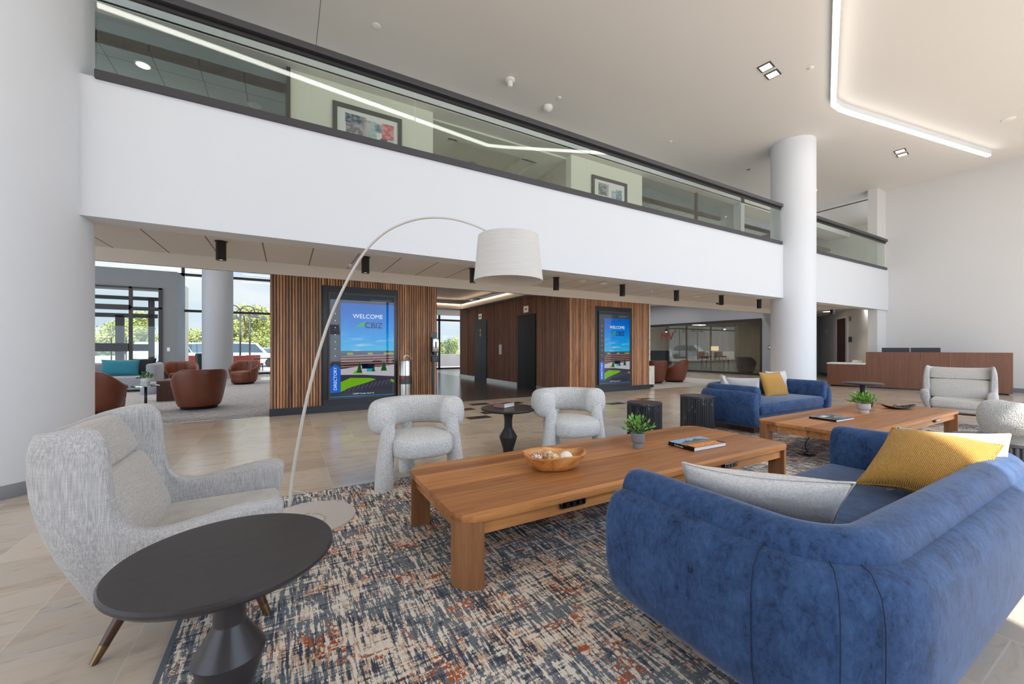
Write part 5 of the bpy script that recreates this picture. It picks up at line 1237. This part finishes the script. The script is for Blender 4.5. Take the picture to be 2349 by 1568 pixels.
trees = [(240, 54, 2.5, 3.0, 'rounded yellow green tree low at the far left outside the entrance doors'), (275, 49, 3.2, 2.4, 'bushy tree left of the door frame outside the entrance'),
         (318, 42, 3.9, 1.7, 'tall airy pine seen through the right entrance pane'), (352, 50, 2.2, 2.0, 'small pine at the right edge of the entrance glazing'), (452, 60, 3.2, 2.4, 'distant tree low between the vestibule and the lounge column'),
         (560, 40, 5.2, 2.3, 'tall bright pine right of the lounge column'), (603, 44, 4.9, 2.5, 'broad bright pine beside the timber wall edge'), (530, 50, 4.3, 2.6, 'pine partly hidden behind the lounge column'), (1018, 60, 1.9, 2.6, 'distant tree seen through the elevator lobby window'), (1042, 48, 2.5, 1.2, 'yellowish tree at the right of the elevator lobby window')]
for i, (px, Y, h, r, l_) in enumerate(trees): tree(l_, atpx(px, Y), Y, h, r, 50 + i)
tree('dark rounded shrub behind the wall outside the elevator lobby', atpx(1026, 28), 28, 1.9, 1.25, 90, 'fold', 1500, low=.3, group='shrubs outside')
tree('dark hedge behind the low garden wall at the far left', atpx(246, 34), 34, 1.25, 2.0, 91, 'fold', 1500, low=.3, group='shrubs outside')
def car(label, x, y, rz, m, suv=False):
    t = thing('car', label, 'car', (x, y, -.15), rz, 'cars outside'); h = 1.75 if suv else 1.42
    pr = [(-2.3, .35), (-2.3, .85), (-2.1, .95), (-1.2, 1.0 if suv else .98), (-.6, h - .05), (.9, h), (1.7, h - .1), (2.15, 1.05), (2.3, .9), (2.3, .35)]
    mb = MB(); rg_ = []
    for yy, k in ((-.9, .96), (-.8, 1), (.8, 1), (.9, .96)): rg_.append([Vector((px_ * k, yy * (1 if pz < 1.1 else .82), pz)) for px_, pz in pr])
    ob('car_body', mb.loft(rg_), m, t, auto=30)
    gl = [(-1.05, 1.04), (-.55, h - .12), (.9, h - .08), (1.55, h - .16), (1.85, 1.06)]
    for s_ in (-1, 1): ob('side_glass', MB().loft([[Vector((a, s_ * (.80 if b > 1.1 else .905), b)) for a, b in gl], [Vector((a, s_ * (.79 if b > 1.1 else .89), b)) for a, b in gl]]), 'carglass', t)
    for wx in (-1.45, 1.45):
        for s_ in (-1, 1): ob('wheel', MB().lathe([(.2, 0), (.34, 0), (.34, .2), (.2, .2)], 20), 'tyre', t, auto=40, loc=(wx, s_ * .92 - (.0 if s_ < 0 else .2) + (.0), .34), rot=(-PI / 2, 0, 0))
    return t
car('white sport utility vehicle parked outside left of the lounge column', atpx(440, 36), 36, 0, 'carw', True)
car('white car parked outside right of the lounge column', atpx(566, 33), 33, PI, 'carw', True)
car('silver car parked outside beside the timber wall edge', atpx(616, 35.5), 35.5, 0, 'carg')
car('silver car parked outside seen through the right entrance pane', atpx(360, 31), 31, math.radians(75), 'carg', True)
def postlamp(label, px, Y):
    t = thing('street_lamp', label, 'street lamp', (atpx(px, Y), Y, -.1), 0, 'lamp posts outside')
    ob('post', MB().tube([(0, 0, 0), (0, 0, 3.4)], .05), 'mull', t, smooth=True)
    for s_ in (-1, 1):
        a = ob('arm', MB().tube([(0, 0, 3.3)] + [(s_ * (.35 - .35 * math.cos(q)), 0, 3.35 + .35 * math.sin(q)) for q in [PI * k / 8 for k in range(9)]], .03), 'mull', t, smooth=True)
        ob('lamp_head', MB().lathe([(.04, 3.32), (.1, 3.2), (.26, 3.05)], 20, (s_ * .7, 0, 0), cap=False), 'mull', t, auto=40)
postlamp('curved double street lamp outside right of the lounge column, left one', 551, 27); postlamp('curved double street lamp outside beside it, right one', 573, 29)
def patio(kind, label, px, Y, m, w=.6):
    t = thing(kind, label, 'outdoor furniture', (atpx(px, Y), Y, -.03), .3, 'patio furniture')
    if kind == 'patio_chair':
        ob('seat', MB().box(-w / 2, w / 2, -.3, .3, .30, .42, .03), m, t); ob('backrest', MB().box(-w / 2, w / 2, .24, .32, .42, .85, .02), m, t)
    else: ob('tabletop', MB().box(-w / 2, w / 2, -.4, .4, .68, .72), m, t)
    for sx in (-1, 1):
        for sy in (-1, 1): ob('leg', MB().box(sx * w * .45 - .02, sx * w * .45 + .02, sy * .26 - .02, sy * .26 + .02, 0, .68 if kind != 'patio_chair' else .32), 'mull', t)
M['redcush'] = mat('red_outdoor_cushion', C(172, 82, 66), .8)
patio('patio_chair', 'red cushioned patio chair outside right of the lounge column', 556, 24.2, 'redcush', .9)
patio('patio_chair', 'red cushioned patio chair outside behind the window tub chair', 584, 25.8, 'redcush', .7)
patio('patio_table', 'dark patio table outside beside the timber wall edge', 608, 24.4, 'mull', .9)
patio('patio_chair', 'red cushioned patio chair outside between vestibule and column', 447, 25.5, 'redcush', .8)
t = thing('waste_bin', 'slim dark bin outside beside the lounge column', 'bin', (atpx(461, 23), 23, -.03)); ob('bin_body', MB().lathe([(.2, 0), (.22, .95), (.18, 1.0)], 20), 'black', t, auto=40)
